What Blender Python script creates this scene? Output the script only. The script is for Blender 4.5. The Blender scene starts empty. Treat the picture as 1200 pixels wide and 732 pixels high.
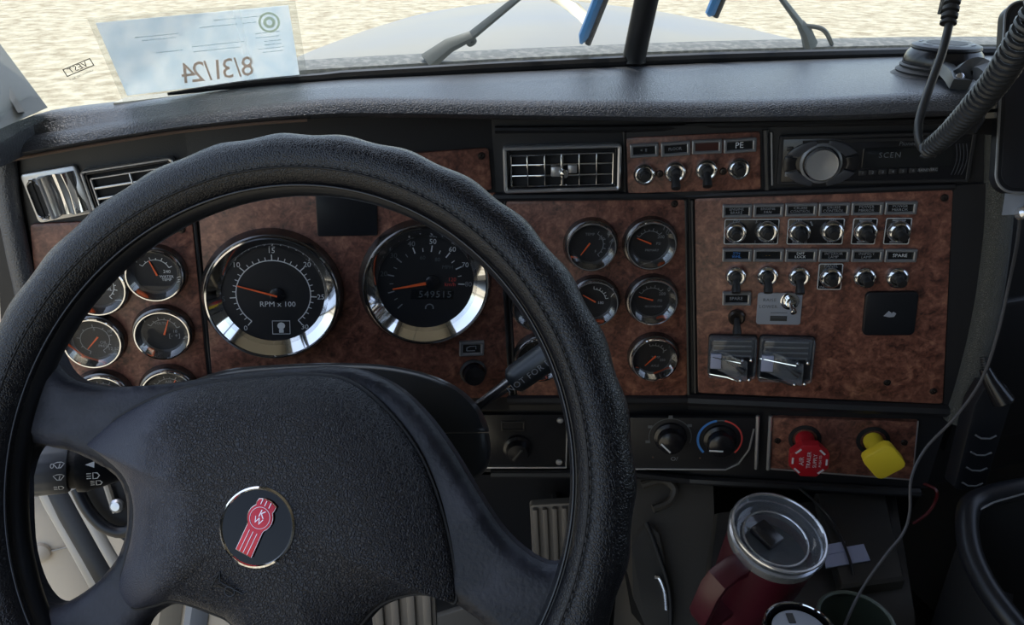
import bpy, bmesh, math, random
from mathutils import Vector, Matrix, noise
from mathutils.geometry import delaunay_2d_cdt
random.seed(7)
sc = bpy.context.scene
COL = sc.collection
PI = math.pi
R_ = math.radians

# ------------------------------------------------------------------ camera
F = 900.0                      # focal length in pixels of the 1200x732 frame
CAM = Vector((0, 0, 1.25))     # z = 0 is the cab floor
PITCH = R_(27)
RIGHT = Vector((1, 0, 0))
UP = Vector((0, math.sin(PITCH), math.cos(PITCH)))
FWD = Vector((0, math.cos(PITCH), -math.sin(PITCH)))
cd = bpy.data.cameras.new('camera')
cam = bpy.data.objects.new('camera', cd); COL.objects.link(cam)
cam.location = CAM; cam.rotation_euler = (PI / 2 - PITCH, 0, 0)
cd.sensor_fit = 'HORIZONTAL'; cd.sensor_width = 36; cd.lens = 36 * F / 1200
cd.clip_start = 0.02; cd.clip_end = 500
sc.camera = cam

# ------------------------------------------------------------------ light
w = bpy.data.worlds.new('sky'); sc.world = w; w.use_nodes = True
wn = w.node_tree.nodes; wl = w.node_tree.links
sky = wn.new('ShaderNodeTexSky'); sky.sky_type = 'NISHITA'; sky.sun_disc = False
sky.sun_elevation = R_(76); sky.sun_rotation = R_(-17); sky.air_density = 1.2; sky.dust_density = 2.0
bg = wn['Background']; bg.inputs[1].default_value = 0.30
hz = wn.new('ShaderNodeHueSaturation'); hz.inputs['Saturation'].default_value = .78      # hazy midday sky
wl.new(sky.outputs[0], hz.inputs['Color']); wl.new(hz.outputs[0], bg.inputs[0])
sd = bpy.data.lights.new('sun_offscreen', 'SUN'); sd.energy = 2.2; sd.angle = R_(0.6); sd.color = (1, .95, .86)
sun = bpy.data.objects.new('sun_offscreen', sd); COL.objects.link(sun)
sun.rotation_euler = (R_(-13), R_(-4), 0)
vs = sc.view_settings
vs.view_transform = 'Standard'; vs.look = 'None'; vs.gamma = 1; vs.use_curve_mapping = False
vs.exposure = 0.5

# ------------------------------------------------------------------ pixel helpers (1200x732 frame)
def px(u, v, Z):
    return CAM + RIGHT * ((u - 600) / F * Z) - UP * ((v - 366) / F * Z) + FWD * Z
def ray(u, v):
    return RIGHT * ((u - 600) / F) - UP * ((v - 366) / F) + FWD
def on_z(u, v, z):
    d = ray(u, v); return CAM + d * ((z - CAM.z) / d.z)
def mat_of(o, x, y, z):
    m = Matrix((x, y, z)).transposed().to_4x4(); m.translation = o; return m

class Plane:
    """a flat face of the dash; 1/depth = a + b x + c y"""
    def __init__(s, a, b, c, roll=0.0):
        s.a, s.b, s.c = a, b, c
        p0, p1, p2 = s.raw(600, 366), s.raw(700, 366), s.raw(600, 466)
        s.n = (p1 - p0).cross(p0 - p2).normalized()
        if s.n.dot(FWD) > 0: s.n = -s.n
        r = (p1 - p0).normalized()
        up = s.n.cross(r).normalized()
        s.r = (r * math.cos(roll) - up * math.sin(roll)).normalized(); s.u = s.n.cross(s.r).normalized()
        s.p0 = p0
    def raw(s, u, v):
        return px(u, v, 1.0 / (s.a + s.b * (u - 600) / F + s.c * (v - 366) / F))
    def at(s, u, v, h=0.0):
        d = ray(u, v); t = (s.p0 + s.n * h - CAM).dot(s.n) / d.dot(s.n)
        return CAM + d * t
    def frame(s, u, v, h=0.0):
        return mat_of(s.at(u, v, h), s.r, s.u, s.n)
    def quad(s, tl, tr, br, bl, h=0.0):
        A, B, C, D = [s.at(*q, h) for q in (tl, tr, br, bl)]
        r = ((B + C) - (A + D)); w_ = r.length / 2; r.normalize()
        u = s.n.cross(r); hh = ((A + B) - (C + D)).dot(u) / 2
        return mat_of((A + B + C + D) / 4, r, u, s.n), w_, hh
    def rect(s, u0, v0, u1, v1, h=0.0):
        c = s.at((u0 + u1) / 2, (v0 + v1) / 2, h)
        a = s.at(u0, (v0 + v1) / 2, h); b = s.at(u1, (v0 + v1) / 2, h)
        t = s.at((u0 + u1) / 2, v0, h); e = s.at((u0 + u1) / 2, v1, h)
        return mat_of(c, s.r, s.u, s.n), (b - a).length, (t - e).length

def joined(p, b, u0, v0, u1, v1, roll=0.0):
    sl = (u1 - u0) / (v1 - v0); x0 = (u0 - 600) / F; y0 = (v0 - 366) / F
    return Plane(p.a + (p.b - b) * (x0 - sl * y0), b, p.c + (p.b - b) * sl, roll)
P3 = Plane(1.0823, 0.0, -0.448)                              # small gauges right of the wheel
P2 = joined(P3, -0.2308, 583, 248, 597, 460)                 # tachometer and speedometer
P1 = joined(P2, -0.285, 228, 258, 248, 435)                  # small gauges by the door
P4 = joined(P3, 0.2194, 803, 232, 806, 460, 0.012)           # switches, turned to the driver
def dash_plane(u): return P1 if u < 236 else P2 if u < 590 else P3 if u < 805 else P4

# ------------------------------------------------------------------ materials
def nodes_of(m): return m.node_tree.nodes, m.node_tree.links
def mk(name, color, rough=0.5, metal=0.0, bump=None, vary=None, coat=0.0, spec=0.5, emit=None):
    m = bpy.data.materials.new(name); m.use_nodes = True
    n, l = nodes_of(m); b = n['Principled BSDF']
    b.inputs['Base Color'].default_value = (*color, 1); b.inputs['Roughness'].default_value = rough
    b.inputs['Metallic'].default_value = metal; b.inputs['Specular IOR Level'].default_value = spec
    b.inputs['Coat Weight'].default_value = coat; b.inputs['Coat Roughness'].default_value = 0.08
    tc = n.new('ShaderNodeTexCoord')
    if vary:                                   # (scale, other colour, low, high, roughness there or None)
        t = n.new('ShaderNodeTexNoise'); t.inputs['Scale'].default_value = vary[0]; t.inputs['Detail'].default_value = 6
        l.new(tc.outputs['Object'], t.inputs['Vector'])
        mr = n.new('ShaderNodeMapRange'); mr.inputs[1].default_value = vary[2]; mr.inputs[2].default_value = vary[3]
        l.new(t.outputs['Fac'], mr.inputs[0])
        mx = n.new('ShaderNodeMix'); mx.data_type = 'RGBA'
        mx.inputs[6].default_value = (*color, 1); mx.inputs[7].default_value = (*vary[1], 1)
        l.new(mr.outputs[0], mx.inputs[0]); l.new(mx.outputs[2], b.inputs['Base Color'])
        if len(vary) > 4:
            m2 = n.new('ShaderNodeMapRange'); m2.inputs[3].default_value = rough; m2.inputs[4].default_value = vary[4]
            l.new(mr.outputs[0], m2.inputs[0]); l.new(m2.outputs[0], b.inputs['Roughness'])
    if bump:                                   # (kind, scale, strength, distance)
        kind, s, st, dist = bump
        if kind == 'cell':
            t2 = n.new('ShaderNodeTexVoronoi'); t2.feature = 'DISTANCE_TO_EDGE'; t2.inputs['Scale'].default_value = s
            out = t2.outputs['Distance']
            wob = n.new('ShaderNodeTexNoise'); wob.inputs['Scale'].default_value = s * .6
            add = n.new('ShaderNodeVectorMath'); add.operation = 'MULTIPLY_ADD'
            l.new(wob.outputs['Color'], add.inputs[0]); add.inputs[1].default_value = (1.6 / s,) * 3
            l.new(tc.outputs['Object'], wob.inputs['Vector']); l.new(tc.outputs['Object'], add.inputs[2])
            l.new(add.outputs[0], t2.inputs['Vector'])
            cr = n.new('ShaderNodeMapRange'); cr.inputs[1].default_value = 0.0; cr.inputs[2].default_value = 0.22
            l.new(out, cr.inputs[0]); out = cr.outputs[0]
        else:
            t2 = n.new('ShaderNodeTexNoise'); t2.inputs['Scale'].default_value = s; t2.inputs['Detail'].default_value = 4
            out = t2.outputs['Fac']; l.new(tc.outputs['Object'], t2.inputs['Vector'])
        bp = n.new('ShaderNodeBump'); bp.inputs['Strength'].default_value = st; bp.inputs['Distance'].default_value = dist
        l.new(out, bp.inputs['Height']); l.new(bp.outputs[0], b.inputs['Normal'])
    if emit:
        b.inputs['Emission Color'].default_value = (*emit[0], 1); b.inputs['Emission Strength'].default_value = emit[1]
    return m

def glass_mat(name, tint=(1, 1, 1), ior=1.45, rough=0.02, haze=0.0, haze_col=(.8, .8, .78)):
    """a thin clear sheet: passes light straight through and mirrors a little of it"""
    m = bpy.data.materials.new(name); m.use_nodes = True
    n, l = nodes_of(m); n.remove(n['Principled BSDF']); out = n['Material Output']
    t = n.new('ShaderNodeBsdfTransparent'); t.inputs[0].default_value = (*tint, 1)
    g = n.new('ShaderNodeBsdfGlossy'); g.inputs['Roughness'].default_value = rough
    fr = n.new('ShaderNodeFresnel'); ge = n.new('ShaderNodeNewGeometry'); mi = n.new('ShaderNodeMapRange')
    mi.inputs[3].default_value = ior; mi.inputs[4].default_value = 1 / ior      # the same mirror strength on both faces of a thin sheet
    l.new(ge.outputs['Backfacing'], mi.inputs[0]); l.new(mi.outputs[0], fr.inputs[0])
    mx = n.new('ShaderNodeMixShader')
    l.new(fr.outputs[0], mx.inputs[0]); l.new(t.outputs[0], mx.inputs[1]); l.new(g.outputs[0], mx.inputs[2])
    last = mx
    if haze:
        d = n.new('ShaderNodeBsdfDiffuse'); d.inputs[0].default_value = (*haze_col, 1)
        m2 = n.new('ShaderNodeMixShader'); m2.inputs[0].default_value = haze
        l.new(mx.outputs[0], m2.inputs[1]); l.new(d.outputs[0], m2.inputs[2]); last = m2
    l.new(last.outputs[0], out.inputs[0])
    return m

def paper_mat():
    m = bpy.data.materials.new('permit_paper'); m.use_nodes = True
    n, l = nodes_of(m); n.remove(n['Principled BSDF']); out = n['Material Output']
    tc = n.new('ShaderNodeTexCoord'); t = n.new('ShaderNodeTexNoise'); t.inputs['Scale'].default_value = 70; t.inputs['Detail'].default_value = 5; l.new(tc.outputs['Object'], t.inputs['Vector'])
    r = n.new('ShaderNodeValToRGB'); r.color_ramp.elements[0].position = .35; r.color_ramp.elements[0].color = (.80, .86, .90, 1); r.color_ramp.elements[1].position = .65; r.color_ramp.elements[1].color = (.92, .94, .95, 1); l.new(t.outputs['Fac'], r.inputs[0])
    a = n.new('ShaderNodeBsdfDiffuse'); b = n.new('ShaderNodeBsdfTranslucent'); mx = n.new('ShaderNodeMixShader'); mx.inputs[0].default_value = .8
    l.new(r.outputs[0], a.inputs[0]); l.new(r.outputs[0], b.inputs[0]); l.new(a.outputs[0], mx.inputs[1]); l.new(b.outputs[0], mx.inputs[2]); l.new(mx.outputs[0], out.inputs[0])
    return m

def trans_mat(name, col):
    m = bpy.data.materials.new(name); m.use_nodes = True
    n, l = nodes_of(m); n.remove(n['Principled BSDF'])
    a = n.new('ShaderNodeBsdfDiffuse'); b = n.new('ShaderNodeBsdfTranslucent'); mx = n.new('ShaderNodeMixShader'); mx.inputs[0].default_value = .8
    a.inputs[0].default_value = (*col, 1); b.inputs[0].default_value = (*col, 1)
    l.new(a.outputs[0], mx.inputs[1]); l.new(b.outputs[0], mx.inputs[2]); l.new(mx.outputs[0], n['Material Output'].inputs[0])
    return m

def burl_mat():
    m = bpy.data.materials.new('burl_wood'); m.use_nodes = True
    n, l = nodes_of(m); b = n['Principled BSDF']
    tc = n.new('ShaderNodeTexCoord')
    a = n.new('ShaderNodeTexNoise'); a.inputs['Scale'].default_value = 40; a.inputs['Detail'].default_value = 8
    a.inputs['Roughness'].default_value = .62; a.inputs['Distortion'].default_value = 1.6
    c = n.new('ShaderNodeTexNoise'); c.inputs['Scale'].default_value = 170; c.inputs['Detail'].default_value = 5; c.inputs['Distortion'].default_value = .8
    l.new(tc.outputs['Object'], a.inputs['Vector']); l.new(tc.outputs['Object'], c.inputs['Vector'])
    mixf = n.new('ShaderNodeMath'); mixf.operation = 'MULTIPLY_ADD'; mixf.inputs[1].default_value = .38; 
    l.new(c.outputs['Fac'], mixf.inputs[0]); 
    m2 = n.new('ShaderNodeMath'); m2.operation = 'MULTIPLY'; m2.inputs[1].default_value = .62
    l.new(a.outputs['Fac'], m2.inputs[0]); l.new(m2.outputs[0], mixf.inputs[2])
    r = n.new('ShaderNodeValToRGB'); e = r.color_ramp.elements
    e[0].position = .36; e[0].color = (.040, .016, .012, 1)
    e[1].position = .68; e[1].color = (.36, .168, .104, 1)
    q = r.color_ramp.elements.new(.47); q.color = (.135, .051, .035, 1)
    q = r.color_ramp.elements.new(.55); q.color = (.205, .085, .057, 1)
    l.new(mixf.outputs[0], r.inputs[0]); l.new(r.outputs[0], b.inputs['Base Color'])
    b.inputs['Roughness'].default_value = .42; b.inputs['Coat Weight'].default_value = .25; b.inputs['Coat Roughness'].default_value = .22
    return m

M = {
 'burl': burl_mat(),
 'pad': mk('dash_vinyl', (.042, .045, .053), .33, bump=('cell', 330, .4, .0006), spec=.8),
 'plastic': mk('black_plastic', (.014, .014, .016), .42, bump=('noise', 700, .25, .0004)),
 'dark': mk('dark_cavity', (.006, .006, .007), .7),
 'satin': mk('satin_black', (.010, .010, .012), .25),
 'leather': mk('wheel_leather', (.006, .0065, .009), .31, bump=('cell', 520, .5, .0004), spec=.4), 'thread': mk('thread', (.035, .036, .04), .7),
 'padleather': mk('hub_leather', (.014, .015, .020), .45, bump=('cell', 430, .9, .0008)),
 'worn': mk('worn_spoke', (.011, .012, .017), .46, bump=('noise', 330, .6, .0009), vary=(26, (.032, .034, .045), .47, .66, .55), spec=.3),
 'smoothblack': mk('smooth_black', (.010, .011, .014), .36, bump=('noise', 900, .15, .0003), spec=.35),
 'shroud': mk('shroud_plastic', (.011, .014, .017), .33, bump=('noise', 1200, .2, .0002)),
 'chrome': mk('chrome', (.78, .78, .78), .06, 1.0),
 'satinchrome': mk('satin_chrome', (.55, .55, .56), .30, .75),
 'nut': mk('bright_nut', (.70, .70, .70), .17, 1.0),
 'smoke': mk('smoked_bezel', (.16, .15, .145), .22, .9),
 'indicator': mk('indicator_grey', (.20, .205, .215), .35, .3), 'border': mk('plate_border', (.55, .55, .56), .45),
 'dial': mk('dial_black', (.008, .008, .010), .6),
 'white': mk('white_print', (.62, .64, .66), .6),
 'greyprint': mk('grey_print', (.22, .23, .25), .6),
 'dimprint': mk('dim_print', (.09, .10, .11), .6),
 'orange': mk('orange_needle', (.85, .13, .03), .5),
 'amber': mk('amber_print', (.30, .17, .03), .5),
 'lens': glass_mat('gauge_lens', (.97, .97, .97), 1.35),
 'clear': glass_mat('clear_plastic', (.86, .88, .92), 1.5, .04, .10, (.5, .55, .6)),
 'glass': glass_mat('windshield_glass', (.95, .97, .96), 1.18, .0, .05),
 'red': mk('red_plastic', (.42, .012, .020), .35),
 'yellow': mk('yellow_plastic', (.82, .60, .035), .38),
 'blue': mk('blue_plastic', (.03, .22, .55), .35),
 'coldblue': mk('blue_print', (.05, .20, .55), .5),
 'hotred': mk('red_print', (.60, .07, .06), .5),
 'maroon': mk('maroon_enamel', (.052, .005, .012), .38, bump=('noise', 900, .15, .0003)),
 'steel': mk('brushed_steel', (.62, .62, .63), .26, .85),
 'rubber': mk('black_rubber', (.016, .016, .017), .55),
 'cord': mk('cord_rubber', (.020, .021, .023), .38),
 'greyplate': mk('grey_plate', (.27, .29, .33), .5),
 'paper': paper_mat(),
 'tape': glass_mat('clear_tape', (.97, .97, .95), 1.2, .1, .25, (.85, .85, .78)),
 'ink': trans_mat('red_brown_ink', (.52, .38, .30)),
 'paleink': trans_mat('pale_ink', (.58, .64, .66)),
 'sealink': trans_mat('seal_ink', (.60, .65, .50)),
 'blackink': mk('black_ink', (.03, .03, .03), .7),
 'pillar': mk('pillar_trim', (.15, .148, .13), .5, bump=('noise', 500, .3, .0005)),
 'headliner': mk('headliner', (.28, .26, .22), .85), 'sidewall': mk('side_wall', (.06, .057, .052), .7), 'sleeper': mk('sleeper_wall', (.13, .125, .115), .85),
 'doorvinyl': mk('door_vinyl', (.72, .63, .52), .42, bump=('noise', 300, .1, .0005)),
 'bar': mk('door_trim_metal', (.40, .36, .30), .35),
 'carpet': mk('floor_rubber', (.020, .019, .018), .8, bump=('noise', 400, .6, .001)),
 'console': mk('console_plastic', (.026, .025, .023), .55, bump=('noise', 600, .3, .0005), vary=(9, (.050, .045, .038), .45, .75)),
 'tunnel': mk('tunnel_plastic', (.045, .040, .034), .55, bump=('noise', 600, .3, .0005)),
 'pedal': mk('pedal_metal', (.19, .17, .15), .5, .3),
 'hood': mk('hood_paint', (.25, .225, .18), .40, vary=(2.2, (.20, .20, .205), .4, .7), spec=.2),
 'cowl': mk('cowl_rubber', (.12, .125, .12), .7, bump=('noise', 120, .5, .002), vary=(110, (.22, .22, .205), .45, .65)),
 'wiper': mk('wiper_metal', (.11, .12, .12), .5, .3),
 'gasket': mk('gasket_rubber', (.014, .014, .015), .4),
 'blade': mk('blade_rubber', (.02, .02, .025), .4),
 'badge': mk('badge_red', (.45, .012, .03), .22, .35),
 'badgeedge': mk('badge_edge', (.62, .50, .50), .15, 1.0),
 'gloss': mk('gloss_black', (.003, .003, .004), .12, spec=.25),
 'labelpaper': mk('pale_label', (.35, .38, .52), .6),
 'lcd': mk('lcd_glass', (.012, .013, .014), .12),
 'redwire': mk('red_wire', (.09, .006, .008), .4), 'redlens': mk('dull_red_lens', (.050, .014, .011), .3),
 'mountgrey': mk('mount_grey', (.055, .058, .062), .4),
 'boltdark': mk('dark_screw', (.06, .05, .045), .3, .8),
 'grain': mk('grained_edge', (.085, .085, .075), .36, bump=('cell', 480, .9, .0008)),
 'tan': mk('tan_edge', (.10, .060, .040), .6),
}

def ground_mat():
    m = mk('gravel', (.62, .55, .40), .95)
    n, l = nodes_of(m); b = n['Principled BSDF']; tc = n.new('ShaderNodeTexCoord')
    t = n.new('ShaderNodeTexNoise'); t.inputs['Scale'].default_value = 2.2; t.inputs['Detail'].default_value = 12; t.inputs['Roughness'].default_value = .75
    s = n.new('ShaderNodeTexVoronoi'); s.inputs['Scale'].default_value = 9
    l.new(tc.outputs['Object'], t.inputs['Vector']); l.new(tc.outputs['Object'], s.inputs['Vector'])
    r = n.new('ShaderNodeValToRGB'); e = r.color_ramp.elements
    e[0].position = .40; e[0].color = (.28, .225, .14, 1); e[1].position = .58; e[1].color = (.53, .47, .335, 1)
    l.new(t.outputs['Fac'], r.inputs[0])
    m2 = n.new('ShaderNodeMapRange'); m2.inputs[1].default_value = .05; m2.inputs[2].default_value = .20; m2.inputs[3].default_value = .55; m2.inputs[4].default_value = 1
    l.new(s.outputs['Distance'], m2.inputs[0])
    mx = n.new('ShaderNodeMix'); mx.data_type = 'RGBA'; mx.blend_type = 'MULTIPLY'; mx.inputs[0].default_value = .6
    l.new(r.outputs[0], mx.inputs[6]); l.new(m2.outputs[0], mx.inputs[7]); l.new(mx.outputs[2], b.inputs['Base Color'])
    bp = n.new('ShaderNodeBump'); bp.inputs['Strength'].default_value = .8; bp.inputs['Distance'].default_value = .05
    l.new(t.outputs['Fac'], bp.inputs['Height']); l.new(bp.outputs[0], b.inputs['Normal'])
    return m
M['ground'] = ground_mat()

# ------------------------------------------------------------------ mesh building
class MB:
    def __init__(s): s.v = []; s.f = []
    def add(s, vs_, fs, m=None):
        o = len(s.v)
        s.v += [tuple(m @ Vector(p)) if m else tuple(p) for p in vs_]
        s.f += [tuple(i + o for i in q) for q in fs]; return s
    def box(s, c, d, bevel=0.0, m=None, seg=2):
        bm = bmesh.new(); bmesh.ops.create_cube(bm, size=1)
        for v in bm.verts: v.co = Vector((v.co.x * d[0] + c[0], v.co.y * d[1] + c[1], v.co.z * d[2] + c[2]))
        if bevel: bmesh.ops.bevel(bm, geom=bm.edges[:], offset=bevel, segments=seg, affect='EDGES', profile=.5)
        bm.verts.index_update()
        s.add([v.co[:] for v in bm.verts], [[v.index for v in f.verts] for f in bm.faces], m); bm.free(); return s
    def loft(s, rings, closed=True, cap0=True, cap1=True, m=None):
        n = len(rings[0]); vs_ = [p for r in rings for p in r]; fs = []
        for i in range(len(rings) - 1):
            for j in range(n if closed else n - 1):
                k = (j + 1) % n
                fs.append((i * n + j, i * n + k, (i + 1) * n + k, (i + 1) * n + j))
        if cap0: fs.append(tuple(reversed(range(n))))
        if cap1: fs.append(tuple(range((len(rings) - 1) * n, len(rings) * n)))
        return s.add(vs_, fs, m)
    def lathe(s, prof, n=32, m=None, caps=False):
        """profile of (radius, height), around z"""
        rings = [[(max(r, 1e-5) * math.cos(2 * PI * j / n), max(r, 1e-5) * math.sin(2 * PI * j / n), z) for j in range(n)] for r, z in prof]
        return s.loft(rings, True, caps, caps, m)
    def tube(s, pts, r, n=8, m=None, closed=False, squash=1.0):
        pts = [Vector(p) for p in pts]; rings = []; prev = None; N = len(pts)
        for i, p in enumerate(pts):
            a = pts[(i - 1) % N] if (closed or i > 0) else p; b = pts[(i + 1) % N] if (closed or i < N - 1) else p
            t = (b - a).normalized()
            if prev is None:
                x = t.orthogonal().normalized()
            else:
                x = prev - t * prev.dot(t); x = x.normalized() if x.length > 1e-6 else t.orthogonal().normalized()
            prev = x; y = t.cross(x); rr = r[i] if isinstance(r, (list, tuple)) else r
            rings.append([p + x * (rr * math.cos(2 * PI * j / n)) + y * (rr * squash * math.sin(2 * PI * j / n)) for j in range(n)])
        if closed: rings.append(rings[0])
        return s.loft(rings, True, not closed, not closed, m)
    def disc(s, r, z, n=40, m=None):
        return s.add([(r * math.cos(2 * PI * j / n), r * math.sin(2 * PI * j / n), z) for j in range(n)], [tuple(range(n))], m)
    def prism(s, pts, z0, z1, inset=0.0, m=None):
        """flat outline (x, y) pushed from z0 to z1, its upper rim eased by inset"""
        n = len(pts); area = sum(pts[i][0] * pts[(i + 1) % n][1] - pts[(i + 1) % n][0] * pts[i][1] for i in range(n))
        if area < 0: pts = list(reversed(pts))
        def off(d):
            out = []
            for i in range(n):
                a, b, c = Vector(pts[i - 1]), Vector(pts[i]), Vector(pts[(i + 1) % n])
                n1 = Vector((-(b - a).y, (b - a).x)).normalized(); n2 = Vector((-(c - b).y, (c - b).x)).normalized()
                k = (n1 + n2); k = k / max(k.length_squared / 2, .5)
                out.append(b + k * d)
            return out
        rings = [[(p[0], p[1], z0) for p in pts], [(p[0], p[1], z1 - inset) for p in pts]]
        if inset:
            rings.append([(p[0], p[1], z1 - inset * .3) for p in off(inset * .3)]); rings.append([(p[0], p[1], z1) for p in off(inset)])
        return s.loft(rings, True, True, True, m)
    def text(s, body, size, m, spacing=1.0, shear=0.0, mirror=False, thick=0.0):
        key = (body, spacing, shear)
        if key not in TEXTS:
            c = bpy.data.curves.new('t', 'FONT'); c.body = body; c.align_x = 'CENTER'; c.align_y = 'CENTER'
            c.size = 1; c.space_character = spacing; c.shear = shear; c.resolution_u = 2; c.space_line = .9
            o = bpy.data.objects.new('t', c); me = bpy.data.meshes.new_from_object(o)
            TEXTS[key] = ([v.co[:] for v in me.vertices], [tuple(p.vertices) for p in me.polygons])
            bpy.data.objects.remove(o); bpy.data.meshes.remove(me); bpy.data.curves.remove(c)
        v, f = TEXTS[key]
        sx = -size if mirror else size
        return s.add([(p[0] * sx, p[1] * size, p[2]) for p in v], [tuple(reversed(q)) for q in f] if mirror else f, m)
    def strip(s, pts, wd, z, m=None, closed=False):
        """flat printed line of width wd along (x, y) points"""
        n = len(pts); L = []; Rr = []
        for i in range(n):
            a = Vector(pts[i - 1] if (closed or i) else pts[i]); b = Vector(pts[(i + 1) % n] if (closed or i < n - 1) else pts[i])
            t = (b - a).normalized(); nn = Vector((-t.y, t.x)) * wd / 2; p = Vector(pts[i])
            L.append((p.x + nn.x, p.y + nn.y, z)); Rr.append((p.x - nn.x, p.y - nn.y, z))
        fs = [(i, n + i, n + (i + 1) % n, (i + 1) % n) for i in range(n if closed else n - 1)]
        return s.add(L + Rr, fs, m)
    def mesh(s, name, mat, sharp=38):
        me = bpy.data.meshes.new(name); me.from_pydata(s.v, [], s.f)
        me.materials.append(M[mat] if isinstance(mat, str) else mat)
        bm = bmesh.new(); bm.from_mesh(me); bmesh.ops.recalc_face_normals(bm, faces=bm.faces[:]) if len(bm.faces) > 2 else None
        bm.to_mesh(me); bm.free()
        me.polygons.foreach_set('use_smooth', [True] * len(me.polygons)); me.set_sharp_from_angle(angle=R_(sharp)); me.update()
        return me
    def build(s, name, mat, parent=None, m=None, sharp=38):
        o = bpy.data.objects.new(name, s.mesh(name, mat, sharp)); COL.objects.link(o)
        if m is not None: o.matrix_world = m
        if parent is not None: o.parent = parent
        return o
TEXTS = {}

def tag(o, label=None, cat=None, group=None, kind=None):
    for k, v in (('label', label), ('category', cat), ('group', group), ('kind', kind)):
        if v: o[k] = v
    return o
def thing(name, label, cat, m=None, group=None):
    o = bpy.data.objects.new(name, None); COL.objects.link(o); o.empty_display_size = .02
    if m is not None: o.matrix_world = m
    return tag(o, label, cat, group)
def solo(mb, name, mat, label, cat, group=None, m=None, sharp=38):
    """a one-piece thing whose origin sits at its middle"""
    c = m.translation.copy() if m is not None else sum((Vector(p) for p in mb.v), Vector()) / len(mb.v)
    if m is None: mb.v = [tuple(Vector(p) - c) for p in mb.v]; m = Matrix.Translation(c)
    return tag(mb.build(name, mat, None, m, sharp), label, cat, group)
def struct(mb, name, mat, sharp=38):
    return tag(mb.build(name, mat, None, None, sharp), kind='structure')
def copy_tree(o, parent=None):
    c = o.copy(); COL.objects.link(c); c.parent = parent
    for ch in list(o.children): copy_tree(ch, c)
    return c
def rrect(w_, h_, r, n=5):
    pts = []
    for cx, cy, a0 in ((w_ / 2 - r, h_ / 2 - r, 0), (-w_ / 2 + r, h_ / 2 - r, 90), (-w_ / 2 + r, -h_ / 2 + r, 180), (w_ / 2 - r, -h_ / 2 + r, 270)):
        for k in range(n): a = R_(a0 + 90 * k / (n - 1)); pts.append((cx + r * math.cos(a), cy + r * math.sin(a)))
    return pts
def frame_ring(mb, w_, h_, r, wd, z0, z1, m=None, inset=.0006):
    """an open rounded frame standing from z0 to z1"""
    o = rrect(w_, h_, r); i = rrect(w_ - 2 * wd, h_ - 2 * wd, max(r - wd * .6, .0004))
    e = inset; o2 = rrect(w_ - 2 * e, h_ - 2 * e, max(r - e, .0003)); i2 = rrect(w_ - 2 * wd + 2 * e, h_ - 2 * wd + 2 * e, max(r - wd * .6, .0006))
    L = lambda p, z: [(q[0], q[1], z) for q in p]
    rings = [L(i, z0), L(o, z0), L(o, z1 - e), L(o2, z1), L(i2, z1), L(i, z1 - e), L(i, z0)]
    return mb.loft(rings, True, False, False, m)
def smooth_path(pts, k=6):
    """Catmull-Rom through points"""
    pts = [Vector(p) for p in pts]; out = []
    for i in range(len(pts) - 1):
        p0 = pts[max(i - 1, 0)]; p1 = pts[i]; p2 = pts[i + 1]; p3 = pts[min(i + 2, len(pts) - 1)]
        for j in range(k):
            t = j / k
            out.append(.5 * ((2 * p1) + (p2 - p0) * t + (2 * p0 - 5 * p1 + 4 * p2 - p3) * t * t + (3 * p1 - p0 - 3 * p2 + p3) * t ** 3))
    out.append(pts[-1]); return out
def interp(x, tab):
    if x <= tab[0][0]: return tab[0][1]
    for (a, b), (c, d) in zip(tab, tab[1:]):
        if x <= c: return b + (d - b) * (x - a) / (c - a)
    return tab[-1][1]
def chain(o):
    m = o.matrix_basis.copy()
    while o.parent is not None: o = o.parent; m = o.matrix_basis @ m
    return m
def wpart(mb, name, mat, parent, sharp=38):
    """a part whose points were given in room coordinates"""
    inv = chain(parent).inverted(); mb.v = [tuple(inv @ Vector(p)) for p in mb.v]
    return mb.build(name, mat, parent, None, sharp)
def wthing(name, label, cat, loc, group=None):
    return thing(name, label, cat, Matrix.Translation(Vector(loc)), group)

# ================================================================== outside
mb = MB(); n = 24
mb.add([(-150, -60, -1.3), (150, -60, -1.3), (150, 200, -1.3), (-150, 200, -1.3)], [(0, 1, 2, 3)])
struct(mb, 'ground', 'ground')

# ================================================================== cab shell, square to the truck (camera looks 18 degrees to its right)
YAW = R_(18)
TX = Vector((math.cos(YAW), math.sin(YAW), 0)); TY = Vector((-math.sin(YAW), math.cos(YAW), 0))
TRUCK = mat_of(Vector((0, 0, 0)), TX, TY, Vector((0, 0, 1)))
def tr(x, y, z): return TX * x + TY * y + Vector((0, 0, z))
def tbox(mb, x0, x1, y0, y1, z0, z1, bevel=0):
    return mb.box(((x0 + x1) / 2, (y0 + y1) / 2, (z0 + z1) / 2), (x1 - x0, y1 - y0, z1 - z0), bevel, TRUCK)
LX, RX, BY = -.33, 1.16, -1.05
struct(tbox(MB(), LX - .1, RX + .1, BY - .1, 1.25, -.06, 0), 'floor', 'carpet')
struct(tbox(MB(), LX - .1, RX + .1, BY - .1, .62, 1.86, 1.92), 'ceiling', 'headliner')
struct(tbox(MB(), LX - .1, RX + .1, BY - .08, BY, 0, 1.86), 'wall_back', 'sleeper')
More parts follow.
